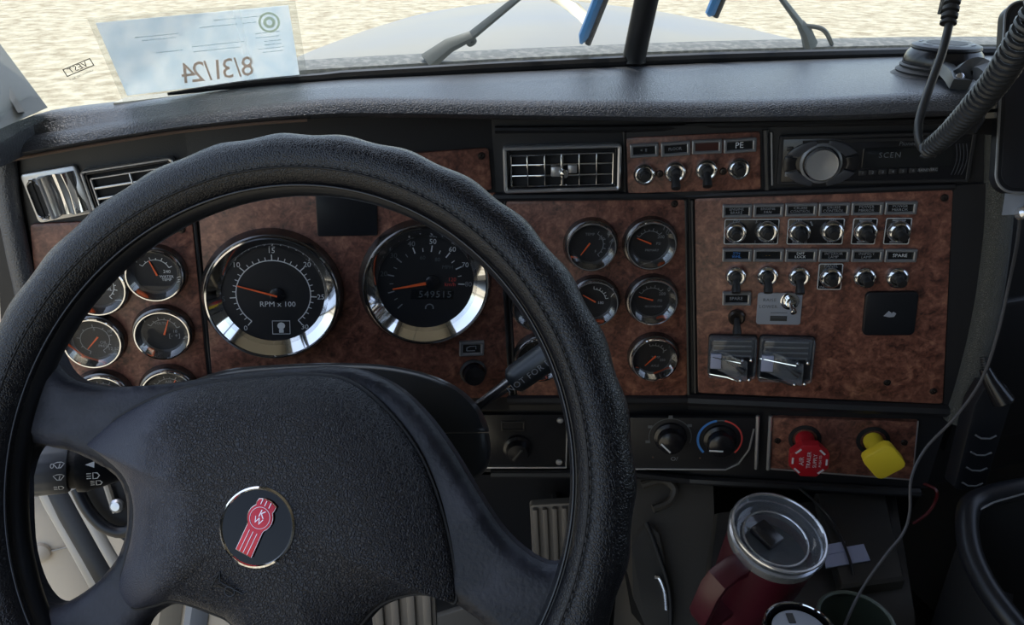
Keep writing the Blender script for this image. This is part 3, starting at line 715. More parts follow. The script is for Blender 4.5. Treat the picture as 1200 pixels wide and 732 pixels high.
def big_gauge(name, label, P, u, v, kind):
    m = P.frame(u, v); R = .0715; t = thing(name, label, 'gauge', m)
    mb = MB(); mb.lathe([(R + .0055, 0), (R + .005, .006), (R + .001, .014), (R - .002, .0150)], 64); mb.build('housing', 'smoke', t)
    mb = MB(); mb.lathe([(R, .012), (R, .0180), (R - .0012, .0196), (R - .0028, .0196), (R - .0036, .0172), (R * .775, .0045), (R * .775, .003)], 96); mb.build('bezel', 'chrome', t, None, 12)
    mb = MB(); mb.disc(R * .79, .0030, 56); d = mb.build('dial', 'dial', t)
    z = .0034; T = lambda x, y: Matrix.Translation((x, y, z))
    if kind == 'tach':
        r = .0400; a0, a1 = R_(232), R_(-50)
        mb = MB(); mb.strip(arc(r, a0, a1, 60), .0011, z)
        e0 = (r * math.cos(a0), r * math.sin(a0)); e1 = (r * math.cos(a1), r * math.sin(a1))
        for i in range(31):
            a = a0 + (a1 - a0) * i / 30; k = .0068 if i % 5 == 0 else .0040
            mb.strip([(r * math.cos(a), r * math.sin(a)), ((r + k) * math.cos(a), (r + k) * math.sin(a))], .0012 if i % 5 == 0 else .0009, z)
        mb.build('scale_marks', 'white', d)
        for i, s in ((0, '0'), (2, '10'), (3, '15'), (4, '20'), (5, '25'), (6, '30')):
            a = a0 + (a1 - a0) * i / 6; rr = .0512
            mb = MB(); mb.text(s, .0085, T(rr * math.cos(a), rr * math.sin(a))); mb.build('lettering', 'white', d)
        mb = MB(); mb.text('5', .0085, T(.0535 * math.cos(R_(186)), .0535 * math.sin(R_(186)))); mb.build('lettering', 'dimprint', d)
        mb = MB(); mb.text('RPM x 100', .0088, T(.004, -.0115)); mb.build('lettering', 'white', d)
        mb = MB(); q = [(-.0095 + .007, -.0475), (.0095 + .007, -.0475), (.0095 + .007, -.0315), (-.0095 + .007, -.0315)]
        mb.strip(q, .0009, z, None, True); mb.add([(.007 + .0042 * c - .0, -.0375 + .0042 * s, z) for c, s in arc(1, 0, 2 * PI, 16)[:-1]], [tuple(range(16))])
        mb.add([(.0045, -.046, z), (.0095, -.046, z), (.0095, -.0415, z), (.0045, -.0415, z)], [(0, 1, 2, 3)]); mb.build('lamp_symbol', 'white', d)
        mb = MB(); needle(mb, R_(164), .004, .040, .0015, .0006, .0055); mb.build('needle', 'orange', t)
        mb = MB(); mb.lathe([(.0085, .003), (.0085, .0052), (.006, .0062), (0, .0064)], 20, Matrix.Translation((.004, 0, 0))); mb.build('needle_cap', 'satin', t)
    else:
        r = .0375; a0, a1 = R_(225), R_(-2)
        mb = MB(); md = MB()
        for i in range(17):
            a = a0 + (a1 - a0) * i / 16; k = .0075 if i % 2 == 0 else .0042; w_ = .0014 if i % 2 == 0 else .0009
            (mb if i >= 8 else md).strip([(r * math.cos(a), r * math.sin(a)), ((r + k) * math.cos(a), (r + k) * math.sin(a))], w_, z)
        mb.build('scale_marks', 'white', d); md.build('scale_marks', 'greyprint', d)
        for i, s, c in ((2, '20', 'dimprint'), (3, '30', 'dimprint'), (4, '40', 'greyprint'), (5, '50', 'white'), (6, '60', 'white'), (7, '70', 'white'), (8, '80', 'greyprint')):
            a = a0 + (a1 - a0) * i / 8
            mb = MB(); mb.text(s, .0085, T(.0495 * math.cos(a), .0495 * math.sin(a))); mb.build('lettering', c, d)
        for s, x, y, c in (('60', -.005, .030, 'dimprint'), ('80', .012, .028, 'dimprint'), ('MPH', .024, .019, 'dimprint'), ('120', .030, .004, 'hotred'), ('km/h', .028, -.002, 'hotred')):
            mb = MB(); mb.text(s, .0065, T(x, y)); mb.build('lettering', c, d)
        mb = MB(); mb.box((.008, -.014, .0036), (.050, .0125, .001), .0003); o = mb.build('odometer_window', 'lcd', d)
        mb = MB(); mb.text('549515', .0115, Matrix.Translation((.011, -.0142, .0043)), 1.15); mb.build('lettering', 'dimprint', o)
        mb = MB(); mb.strip(arc(.0045, R_(200), R_(-20), 12), .0015, z, Matrix.Translation((.005, -.031, 0))); mb.build('lamp_symbol', 'greyprint', d)
        mb = MB(); needle(mb, R_(191), .001, .039, .0026, .0006, .0055); mb.build('needle', 'orange', t)
        mb = MB(); mb.lathe([(.0085, .003), (.0085, .0060), (.006, .0072), (0, .0074)], 20, Matrix.Translation((.007, .001, 0))); mb.build('needle_cap', 'satin', t)
    mb = MB(); mb.disc(R * .83, .0085, 56); mb.build('lens', 'lens', t)
big_gauge('tachometer', 'large chrome tachometer with white RPM scale and orange needle', P2, 321, 344, 'tach')
big_gauge('speedometer', 'large chrome speedometer with odometer window and orange needle', P2, 499, 330, 'speed')

# blank cover, tell-tale and knob on the centre panel
m, w_, h_ = P2.quad((370, 222), (441, 223), (443, 274), (372, 276))
mb = MB(); mb.prism(rrect(w_, h_, .002, 3), 0, .006, .0012); solo(mb, 'blank_cover', 'smoothblack', 'plain black rectangular cover between the tachometer and speedometer', 'cover', None, m)
def tell_tale(label, P, quad, body, mat='greyprint', size=.005, group='tell tale lamps on the dash', lens='lcd', line=.9):
    m, w_, h_ = P.quad(*quad); t = thing('indicator_lamp', label, 'indicator', m, group)
    mb = MB(); frame_ring(mb, w_ * .985, h_, .0012, h_ * .22, .002, .0075, None, .0012); mb.build('frame', 'indicator', t)
    mb = MB(); mb.box((w_ * .40, 0, .0072), (w_ * .045, h_ * .62, .0022), .0004); mb.build('bevel_highlight', 'satinchrome', t)  # pale metal bars put in as the highlights on the frame's bevels
    mb = MB(); mb.box((-w_ * .47, 0, .0065), (w_ * .035, h_ * .9, .0030), .0004); mb.build('bevel_highlight', 'satinchrome', t)
    mb = MB(); mb.box((0, 0, .0035), (w_ * .80, h_ * .62, .003)); p = mb.build('window', lens, t)
    if body:
        mb = MB(); mb.text(body, size, Matrix.Translation((-w_ * .02, 0, .0055))); mb.build('lettering', mat, p)
    return t
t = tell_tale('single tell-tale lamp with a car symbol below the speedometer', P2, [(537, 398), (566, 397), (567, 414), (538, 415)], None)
m, w_, h_ = P2.quad((537, 398), (566, 397), (567, 414), (538, 415))
mb = MB(); mb.strip([(-.006, -.003), (-.006, .001), (-.002, .003), (.005, .003), (.005, -.001)], .0011, .0055); mb.strip([(-.006, -.003), (.004, -.003)], .0011, .0055); mb.build('lamp_symbol', 'greyprint', t)
m = P2.frame(554, 434)
t = thing('dimmer_knob', 'round black knob below the single tell-tale lamp', 'knob', m)
mb = MB(); mb.lathe([(.0165, 0), (.0165, .005), (.014, .007)], 28); mb.build('collar', 'rubber', t)
mb = MB(); mb.lathe([(.0125, .006), (.0130, .014), (.0120, .0175), (0, .0185)], 28); mb.build('cap', 'satin', t)

# ================================================================== toggles and their labels
def make_toggle():
    t = thing('toggle_switch', '', 'switch')
    mb = MB(); mb.lathe([(.0122, -.0008), (.0122, .004), (.0112, .0068), (.0090, .0082), (.0072, .0078), (.0066, .0050), (0, .0045)], 24); mb.build('bezel_nut', 'nut', t)
    mb = MB(); mb.lathe([(.0050, .004), (.0056, .0085), (.0040, .0105), (0, .011)], 14); mb.build('bushing', 'rubber', t)
    return t
TOG0 = make_toggle()
def lever_mesh(dx, dy, ln, mat, fat=1.0):
    mb = MB(); d = Vector((dx, dy, 1)).normalized()
    mb.tube([Vector((0, 0, .006)), Vector((0, 0, .008)) + d * ln * .3, Vector((0, 0, .008)) + d * ln * .75, Vector((0, 0, .008)) + d * ln * .97, Vector((0, 0, .008)) + d * ln], [.0030 * fat, .0034 * fat, .0048 * fat, .0046 * fat, .0020 * fat], 10)
    return mb.mesh('lever', mat)
LEVERS = {'down': lever_mesh(0, -1.3, .019, 'rubber', 1.1), 'down2': lever_mesh(.1, -1.6, .021, 'rubber', 1.1), 'out': lever_mesh(.05, -.20, .008, 'rubber', 1.1), 'grip': lever_mesh(.25, -.35, .010, 'rubber', 1.15)}
used = [False]
def toggle(label, P, u, v, pos, h=.0025, sc_=1.0):
    t = TOG0 if not used[0] else copy_tree(TOG0); 
    for c in list(t.children):
        if c.name.startswith('lever'): bpy.data.objects.remove(c)
    used[0] = True
    t.matrix_basis = P.frame(u, v, h) @ Matrix.Scale(sc_, 4)
    tag(t, label, 'switch', 'toggle switches on the dash')
    o = bpy.data.objects.new('lever', LEVERS[pos]); COL.objects.link(o); o.parent = t
    return t
for i, (u, v, pos) in enumerate(((755, 203.5, 'out'), (791, 201, 'down'), (827.5, 198.5, 'down'), (865.5, 197, 'out'))):
    P = PT
    toggle(['toggle switch at the vent end of the row beside the radio', 'second toggle switch from the chrome vent in the row beside the radio', 'third toggle switch from the chrome vent, lever down, in the row beside the radio', 'toggle switch at the radio end of the row of four'][i], P, u, v, pos)
for i, (q, body, mat) in enumerate((([(738, 168), (771, 166), (772, 182), (738, 184)], '<  II', 'greyprint'), ([(774, 166), (808, 164), (809, 180), (774, 183)], 'FLOOR', 'greyprint'), ([(810, 163), (845, 162), (846, 178), (810, 180)], None, None), ([(847, 162), (885, 160), (886, 176), (847, 179)], 'PE', 'white'))):
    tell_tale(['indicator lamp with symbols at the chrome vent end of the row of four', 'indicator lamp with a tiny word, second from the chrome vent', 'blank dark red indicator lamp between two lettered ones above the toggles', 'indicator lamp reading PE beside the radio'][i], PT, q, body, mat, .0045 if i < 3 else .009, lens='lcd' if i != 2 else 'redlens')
COLU = [(846, 881), (882, 918), (919, 957), (958, 995), (996, 1034), (1035, 1073)]
R1 = ['ENGINE\nBRAKE', 'ENGINE\nFAN', 'CRUISE\nCONTROL', 'CRUISE\nCONTROL', 'POWER\nMIRROR', 'POWER\nMIRROR']
R2 = ['5TH\nWHL', '- -', 'DIFF\nLOCK', 'INTERIOR\nLAMP', 'INSPECT\nLAMP', 'SPARE']
L1 = ['engine brake indicator lamp at the inner end of the upper row', 'engine fan indicator lamp second in the upper row', 'cruise control indicator lamp third in the upper row', 'cruise control indicator lamp fourth in the upper row', 'power mirror indicator lamp fifth in the upper row', 'power mirror indicator lamp at the outer end of the upper row']
L2 = ['blue tinted indicator lamp at the inner end of the lower row', 'dark amber indicator lamp second in the lower row', 'two-word diff lock indicator lamp third in the lower row', 'interior lamp indicator above the white framed single toggle', 'indicator lamp fifth in the lower row beside the spare lamp', 'spare indicator lamp at the outer end of the lower row']
for i, (u0, u1) in enumerate(COLU):
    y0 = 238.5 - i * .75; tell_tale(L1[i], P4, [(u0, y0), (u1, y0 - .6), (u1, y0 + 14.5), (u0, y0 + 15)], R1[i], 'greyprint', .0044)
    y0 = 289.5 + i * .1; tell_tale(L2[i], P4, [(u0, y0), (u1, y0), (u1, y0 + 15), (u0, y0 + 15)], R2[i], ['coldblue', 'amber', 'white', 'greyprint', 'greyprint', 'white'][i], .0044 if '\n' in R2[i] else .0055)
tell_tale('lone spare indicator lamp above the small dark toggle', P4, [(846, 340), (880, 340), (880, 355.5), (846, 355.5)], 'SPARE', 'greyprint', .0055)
def switch_plate(label, quad, print_, extra=()):
    m, w_, h_ = P4.quad(*quad, .0025); t = thing('switch_plate', label, 'plate', m, 'white bordered switch plates')
    mb = MB(); mb.prism(rrect(w_, h_, .002, 4), 0, .0012, .0003); p = mb.build('plate', 'satin', t)
    mb = MB(); frame_ring(mb, w_ * .985, h_ * .985, .002, .0010, .0010, .0017, None, .0002); mb.build('border', 'border', p)
    for body, x, y, s in print_:
        mb = MB(); mb.text(body, s, Matrix.Translation((x * w_, y * h_, .0016))); mb.build('lettering', 'greyprint', p)
    for pts in extra:
        mb = MB(); mb.strip([(a * w_, b * h_) for a, b in pts], .0016, .0016); mb.build('mark', 'greyprint', p)
    return t
switch_plate('wide bordered switch plate with two toggles under the engine brake lamp', [(848, 256), (913, 255.5), (913, 286), (848, 286)], [('ON', -.28, .40, .0045), ('OFF', -.28, -.40, .0045), ('3', .08, .38, .005), ('1', .08, -.40, .005), ('AUTO', .33, -.40, .004)])
switch_plate('wide bordered switch plate with two toggles under the cruise control lamps', [(922, 255.5), (989, 255), (989, 286), (922, 286)], [('SET', -.30, .40, .0045), ('RESUME', -.26, -.40, .0045), ('ON', .28, .40, .0045), ('OFF', .28, -.40, .0045)], [[(-.10, .38), (-.06, .22)]])
for lb, q in (('square bordered switch plate next to the wide plates', [(998, 255), (1027, 255), (1027, 286), (998, 286)]), ('square bordered switch plate at the outer end of the row', [(1036, 254.5), (1067, 254.5), (1067, 286), (1036, 286)])):
    switch_plate(lb, q, [], [[(-.25, .40), (.25, .40)], [(-.25, -.40), (.25, -.40)]])
switch_plate('square bordered switch plate below the interior lamp indicator', [(958, 308), (987, 308), (987, 339), (958, 339)], [('PANEL', 0, .40, .0050), ('INC', -.25, -.40, .0045)])
for i, (u, v, pos, lb) in enumerate(((862, 271.5, 'out', 'first toggle on the plate under the engine brake lamp'), (898.5, 270.5, 'out', 'second toggle on the plate under the engine fan lamp'), (936.5, 271, 'grip', 'first toggle on the cruise control plate'), (975, 270, 'out', 'second toggle on the cruise control plate'), (1014, 270.5, 'grip', 'toggle on the square plate next to the cruise plate'), (1053, 270.5, 'grip', 'toggle on the outermost square plate'))):
    toggle(lb, P4, u, v, pos, .0036)
for i, (u, v, pos, lb) in enumerate(((862, 322.5, 'down', 'lower row toggle, lever down, at the inner end'), (899, 322, 'down', 'lower row toggle second from the inner end'), (936, 323, 'down', 'lower row toggle third from the inner end, below diff lock'), (973.5, 324.5, 'out', 'lower row toggle on the square bordered plate'), (1012.5, 324, 'grip', 'lower row toggle beside the bordered plate, above the black square cover'), (1051, 324, 'grip', 'lower row toggle at the outer end above the black square cover'))):
    toggle(lb, P4, u, v, pos, .0025 if i != 3 else .0036)
t = thing('toggle_switch', 'small dull toggle switch without chrome below the lone spare lamp', 'switch', P4.frame(863, 371, .0025), 'toggle switches on the dash')
mb = MB(); mb.lathe([(.0098, 0), (.0098, .004), (.0075, .0065), (.0055, .006), (0, .005)], 20); mb.build('bezel_nut', 'boltdark', t)
o = bpy.data.objects.new('lever', LEVERS['down']); COL.objects.link(o); o.parent = t

# grey raise / lower plate with its chrome toggle
m, w_, h_ = P4.quad((887, 342.5), (939, 343), (939, 380), (887, 379), .0025)
t = thing('raise_lower_plate', 'grey plate lettered RAISE and LOWER', 'plate', m)
mb = MB(); mb.prism(rrect(w_, h_, .003, 4), 0, .0018, .0003); p = mb.build('plate', 'greyplate', t)
mb = MB(); mb.text('RAISE', .0056, Matrix.Translation((-w_ * .23, h_ * .28, .0021)), 1.1); mb.text('LOWER', .0056, Matrix.Translation((-w_ * .25, h_ * .07, .0021)), 1.1); mb.build('lettering', 'dimprint', p)
mb = MB(); mb.box((0, -h_ * .30, .002), (w_ * .38, h_ * .16, .0006)); mb.build('name_strip', 'blackink', p)
mb = MB(); mb.strip([(-w_ * .19, -h_ * .12), (w_ * .19, -h_ * .12)], .0008, .0021); mb.strip([(-w_ * .16, -h_ * .27), (w_ * .16, -h_ * .27)], .0006, .0024); mb.build('fine_print', 'dimprint', p)
t = thing('toggle_switch', 'bright chrome toggle switch on the grey raise and lower plate', 'switch', P4.frame(925.5, 352.5, .0043), 'toggle switches on the dash')
mb = MB(); mb.lathe([(.0105, 0), (.0105, .0012), (.0085, .0016), (.0072, .0016), (.0072, .0048), (.0055, .0055), (.0040, .0050), (0, .0045)], 6 * 4); mb.build('bezel_nut', 'chrome', t)
mb = MB(); d = Vector((.15, -.42, 1)).normalized(); mb.tube([Vector((0, 0, .004)), d * .010, d * .016, d * .019, d * .0205], [.0020, .0026, .0036, .0036, .0015], 10); mb.build('lever', 'chrome', t)

# black square cover with a tiny emblem
m, w_, h_ = P4.quad((1011, 341), (1073, 340), (1073, 391), (1012, 391), .0025)
t = thing('square_cover', 'black rounded square cover with a tiny silver emblem', 'cover', m)
mb = MB(); mb.prism(rrect(w_, h_, .006, 6), 0, .005, .0012); mb.build('cover', 'smoothblack', t)
mb = MB(); q = [(-.007, -.002), (-.002, .004), (.001, .002), (-.001, -.001), (.003, .003), (.006, .001), (.004, -.003), (-.001, -.0035)]
mb.prism(q, .005, .0056); mb.build('emblem', 'greyplate', t)

# guarded twin switches with clear hinged covers
def guard(label, quad):
    m, w_, h_ = P4.quad(*quad, .0025); t = thing('guarded_switch', label, 'switch', m, 'clear guarded switches')
    mb = MB(); mb.prism(rrect(w_, h_, .004, 4), 0, .004, .001); mb.build('base', 'smoothblack', t)
    mb = MB(); frame_ring(mb, w_ * .98, h_ * .98, .004, .0026, .003, .013, None, .001); mb.box((0, h_ * .25, .008), (w_ * .86, h_ * .42, .010), .0015); mb.build('clear_cover', 'clear', t)
    mb = MB()
    for k in range(4): mb.box((0, h_ * (.38 - .12 * k), .0052), (w_ * .78, h_ * .035, .001))
    mb.build('ridges', 'indicator', t)
    mb = MB(); mb.text('AIR SUSPENSION', .0036, Matrix.Translation((0, h_ * .32, .0135))); mb.build('lettering', 'greyprint', t)
    # lifted lever with a pale end, curling out to a forked tip
    mb = MB(); prof = [(-.46, -.03, .006), (-.30, -.06, .010), (-.10, -.12, .013), (.10, -.22, .016), (.30, -.26, .017)]
    rows = []
    for x, y, z in prof:
        hh = h_ * (.26 - .06 * abs(x)); rows.append([Vector((x * w_, y * h_ + hh, z)), Vector((x * w_, y * h_ + hh * .2, z + .003)), Vector((x * w_, y * h_ - hh, z)), Vector((x * w_, y * h_ - hh, z - .003)), Vector((x * w_, y * h_ + hh, z - .003))])
    mb.loft(rows); mb.build('flap', 'clear', t)
    mb = MB(); mb.box((-w_ * .34, -h_ * .06, .0115), (w_ * .22, h_ * .36, .004), .0008); mb.build('pale_end', 'labelpaper', t)
    mb = MB(); mb.lathe([(.0055, .004), (.0055, .010), (.004, .012), (0, .012)], 16, Matrix.Translation((w_ * -.02, -h_ * .08, 0))); mb.tube([Vector((w_ * .0, -h_ * .08, .012)), Vector((w_ * .16, -h_ * .2, .018)), Vector((w_ * .24, -h_ * .24, .02))], [.003, .0035, .004], 8); mb.build('lever', 'rubber', t)
    for sx, sy in ((.20, -.02), (.38, .0), (.18, -.50), (.36, -.48)):
        mb = MB(); mb.lathe([(.0016, .008), (.0026, .012), (.0020, .0155), (0, .0165)], 10, Matrix.Translation((w_ * sx, h_ * sy, 0))); mb.build('stud', 'chrome', t)
    mb = MB(); mb.tube([Vector((-w_ * .48, h_ * .05, .012)), Vector((-w_ * .1, -h_ * .0, .016)), Vector((w_ * .16, -h_ * .03, .019))], .0009, 6); mb.build('flap_edge', 'chrome', t)
    mb = MB(); mb.tube([Vector((-w_ * .46, -h_ * .40, .010)), Vector((-w_ * .1, -h_ * .44, .013)), Vector((w_ * .14, -h_ * .52, .015))], .0009, 6); mb.build('flap_edge', 'chrome', t)
guard('clear guarded switch under the small dull toggle', [(829, 391), (886, 391.5), (886, 440), (830, 438)])
guard('clear guarded switch under the grey raise and lower plate', [(888, 391.5), (953, 393), (952, 445), (888, 442)])
# ================================================================== vents
def vent(label, P, quad, nx, ny, knob=True, chrome='chrome'):
    m, w_, h_ = P.quad(*quad); t = thing('air_vent', label, 'vent', m)
    mb = MB(); frame_ring(mb, w_, h_, .004, w_ * .030, -.004, .011, None, w_ * .0125); mb.build('outer_frame', 'satinchrome', t)
    iw, ih = w_ * .93, h_ * .86
    mb = MB(); frame_ring(mb, iw, ih, .003, .002, -.002, .007, None, .0006); mb.build('inner_frame', 'satin', t)
    mb = MB(); mb.box((0, 0, -.001), (w_ * .95, h_ * .92, .003)); mb.build('duct', 'dark', t)
    gw, gh = iw - .006, ih - .008; gy = -.0015
    mb = MB(); frame_ring(mb, gw, gh, .002, .0016, .002, .0075, None, .0005); mb.v = [(p[0], p[1] + gy, p[2]) for p in mb.v]; mb.build('grille_frame', chrome, t)
    for i in range(1, nx):
        mb = MB(); mb.box((-gw / 2 + gw * i / nx, gy, .005), (.0016 if i != nx // 2 or not knob else .0030, gh * .96, .005), .0004); mb.build('slat', chrome, t)
    for j in range(1, ny):
        mb = MB(); mb.box((0, gy - gh / 2 + gh * j / ny, .0042), (gw * .98, .0022, .005), .0005); mb.build('slat', chrome, t)
    if knob:
        mb = MB(); mb.box((-gw * .06, gy - .001, .009), (.011, .011, .006), .0012); mb.box((gw * .10, gy + .001, .008), (.010, .009, .004), .001); k = mb.build('slider', 'satinchrome', t)
        mb = MB(); mb.lathe([(.0040, .006), (.0052, .014), (.0045, .017), (0, .0178)], 16, Matrix.Translation((gw * .015, gy - .003, 0))); mb.build('knob', 'chrome', t)
    return t
vent('chrome framed air vent in the middle of the dash with gridded slats', P3, [(588, 171), (726, 166.5), (727, 221), (592, 224)], 6, 3)
vent('dark air vent behind the wheel rim next to the chrome pull plate', P1, [(101, 199), (207, 180), (214, 236), (108, 251)], 2, 3, False, 'satinchrome')
# chrome plate with a slotted pull at the door end
m, w_, h_ = P1.quad((29, 201), (95, 193), (104, 248), (42, 263))
t = thing('chrome_pull_plate', 'chrome plate with a slotted pull at the door end of the dash', 'trim plate', m)
mb = MB(); mb.prism(rrect(w_, h_, .004, 4), -.004, .004, .001); mb.build('plate', 'satinchrome', t)
mb = MB(); mb.prism([(p[0] - w_ * .33, p[1] - .002) for p in rrect(w_ * .20, h_ * .76, .0060, 6)], .002, .0052); mb.build('slot', 'dark', t)
mb = MB(); o_ = rrect(w_ * .23, h_ * .84, .008, 6); rings = [[(p[0] * k - w_ * .33, p[1] * k - .002, z) for p in o_] for k, z in ((1.0, .003), (.99, .007), (.92, .008), (.84, .0065), (.82, .003))]
mb.loft(rings, True, False, False); mb.build('slot_lip', 'chrome', t)
mb = MB(); rows = []
for x, z in ((-.20, .004), (-.17, .016), (-.12, .019), (-.08, .018), (-.05, .013), (-.03, .004)):
    rows.append([Vector((x * w_, h_ * .40, z)), Vector((x * w_, -h_ * .42, z)), Vector((x * w_, -h_ * .42, .003)), Vector((x * w_, h_ * .40, .003))])
mb.loft(rows); mb.build('pull', 'satinchrome', t)
mb = MB(); rows = []
for i in range(9):
    x = -.02 + i * .058; z = .0045 + .010 * math.sin(i / 8 * PI) * (.6 + .4 * math.cos(i * 1.3))
    rows.append([Vector((x * w_, h_ * .40, z)), Vector((x * w_, 0, z * .7)), Vector((x * w_, -h_ * .42, z)), Vector((x * w_, -h_ * .42, .003)), Vector((x * w_, h_ * .40, .003))])
mb.loft(rows); mb.build('curved_face', 'chrome', t, None, 60)

M['radiokey'] = mk('radio_key', (.045, .047, .055), .3)
# ================================================================== radio
m, w_, h_ = P4.quad((912, 158), (1138, 152), (1138, 212), (912, 216))
t = thing('car_radio', 'black car radio with a silver volume knob and dim display', 'radio', m)
mb = MB(); frame_ring(mb, w_ * 1.005, h_, .003, .0045, -.004, .006, None, .001); mb.build('surround', 'plastic', t)
mb = MB(); mb.box((0, 0, .0025), (w_ * .97, h_ * .90, .006), .001); mb.build('face', 'satin', t)
mb = MB(); mb.box((w_ * .02, h_ * .37, .0060), (w_ * .80, h_ * .05, .0012)); mb.build('disc_slot', 'dark', t)
mb = MB(); mb.prism([(p[0] + w_ * .17, p[1] + h_ * .02) for p in rrect(w_ * .46, h_ * .40, .002, 3)], .005, .0064, .0003); d = mb.build('display', 'lcd', t)
mb = MB(); mb.text('SCEN', .0082, Matrix.Translation((w_ * .08, h_ * .07, .0067)), 1.15); mb.build('lettering', 'dimprint', d)
mb = MB(); mb.text('Pioneer', .0062, Matrix.Translation((w_ * .17, h_ * .285, .0058)), 1.0, .2); mb.build('lettering', 'dimprint', t)
kx, ky = -w_ * .275, -h_ * .06
mb = MB(); mb.lathe([(.0215, .005), (.0215, .008), (.0190, .0095), (.0185, .008)], 32, Matrix.Translation((kx, ky, 0))); mb.build('knob_ring', 'indicator', t)
mb = MB(); mb.lathe([(.0170, .006), (.0170, .0155), (.0160, .0170), (.0145, .0168), (0, .0160)], 36, Matrix.Translation((kx, ky, 0))); mb.build('volume_knob', 'steel', t)
for a0, a1, mt in ((100, 155, 'radiokey'), (160, 200, 'satin'), (205, 258, 'radiokey'), (25, 80, 'radiokey'), (-20, 20, 'satin'), (-78, -25, 'radiokey')):
    mb = MB(); o1 = arc(.0245, R_(a0), R_(a1), 8); o2 = list(reversed(arc(.0365, R_(a0), R_(a1), 8))); q = [(p[0] * 1.06 + kx, p[1] * .68 + ky) for p in o1 + o2]
    mb.prism(q, .005, .0085, .0006); mb.build('button', mt, t)
for i in range(4):
    mb = MB(); mb.box((-w_ * .445, h_ * (.24 - .17 * i), .006), (w_ * .035, h_ * .09, .002), .0004); mb.build('button', 'indicator' if i == 3 else 'plastic', t)
for i in range(8):
    mb = MB(); mb.box((w_ * (-.05 + .052 * i), h_ * (-.27 + .006 * i), .006), (w_ * .04, h_ * .10, .0016), .0004); b_ = mb.build('button', 'plastic', t)
    mb = MB(); mb.text(['1', '2', '3', '4', '5', '6', 'BAND', 'SRC'][i], .0042, Matrix.Translation((w_ * (-.05 + .052 * i), h_ * (-.27 + .006 * i), .0071))); mb.build('lettering', 'greyprint', b_)
for i in range(4):
    mb = MB(); mb.strip([(w_ * (.405 + .017 * i) + .003 * math.sin(k / 8 * PI), h_ * (-.34 + .6 * k / 8)) for k in range(9)], .0009, .0058); mb.build('ridge', 'radiokey', t)

# ================================================================== heater panel, brake valves, lower left switch
PH = joined(P3, .11, 690, 490, 690, 550)
m, w_, h_ = PH.quad((700, 489), (883, 487), (884, 550), (700, 546))
t = thing('heater_panel', 'heater control panel with two black knobs and blue red temperature band', 'heater panel', m)
mb = MB(); q = [(-w_ / 2, h_ / 2), (w_ / 2, h_ / 2), (w_ / 2, -h_ * .10), (w_ * .40, -h_ * .40), (w_ * .33, -h_ / 2), (-w_ / 2, -h_ / 2)]
mb.prism(q, -.003, .003, .0008); mb.build('plate', 'plastic', t)
mb = MB(); mb.tube([Vector((-w_ / 2, -h_ * .50, .003)), Vector((w_ * .33, -h_ * .50, .003)), Vector((w_ * .41, -h_ * .38, .003)), Vector((w_ * .47, -h_ * .10, .003)), Vector((w_ * .49, h_ * .3, .003))], .0012, 6); mb.build('edge_strip', 'satinchrome', t)
for (ku, kv, pa_) in ((785, 510, 140), (843, 513, 190)):
    c = m.inverted() @ PH.at(ku, kv); f = Matrix.Translation((c.x, c.y, .003))
    mb = MB(); mb.lathe([(.021, 0), (.0205, .004), (.0165, .006), (.0155, .017), (.013, .019), (0, .0195)], 30, f); k = mb.build('knob', 'satin', t)
    a = R_(pa_ + 45 if pa_ == 140 else pa_); a = R_(235 - 100) if ku == 785 else R_(193)
    mb = MB(); mb.box((0, 0, 0), (.017, .0022, .001), .0003, f @ Matrix.Translation((.0085 * math.cos(R_(215)), .0085 * math.sin(R_(215)), .0198)) @ Matrix.Rotation(R_(-48) if ku == 785 else R_(-3), 4, 'Z')); mb.build('pointer', 'white', k)
    if ku == 843:
        mb = MB(); mb.strip([(p[0] + c.x, p[1] + c.y) for p in arc(.0272, R_(100), R_(225), 20)], .0030, .0034); mb.build('cold_band', 'coldblue', t)
        mb = MB(); mb.strip([(p[0] + c.x, p[1] + c.y) for p in arc(.0272, R_(80), R_(-45), 20)], .0022, .0034); mb.build('hot_band', 'hotred', t)
        mb = MB(); mb.strip([(p[0] + c.x, p[1] + c.y) for p in arc(.0272, R_(100), R_(80), 4)], .0016, .0034); mb.build('band_join', 'dimprint', t)
    else:
        mb = MB(); mb.strip([(p[0] + c.x, p[1] + c.y) for p in arc(.0265, R_(200), R_(-20), 26)], .0009, .0034)
        for aa in (195, 150, 90, 35): mb.box((c.x + .029 * math.cos(R_(aa)), c.y + .029 * math.sin(R_(aa)), .0034), (.0055, .0038, .0004))
        mb.build('vent_symbols', 'dimprint', t)
        mb = MB(); mb.text('O/', .0085, Matrix.Translation((c.x + .006, c.y - .033, .0034))); mb.build('lettering', 'greyprint', t)
for su, sv in ((765, 534), (820, 535)):
    c = m.inverted() @ PH.at(su, sv); mb = MB(); mb.lathe([(.0012, .003), (.0012, .0036), (0, .0038)], 8, Matrix.Translation((c.x, c.y, 0))); mb.build('tell_tale_dot', 'tan', t)
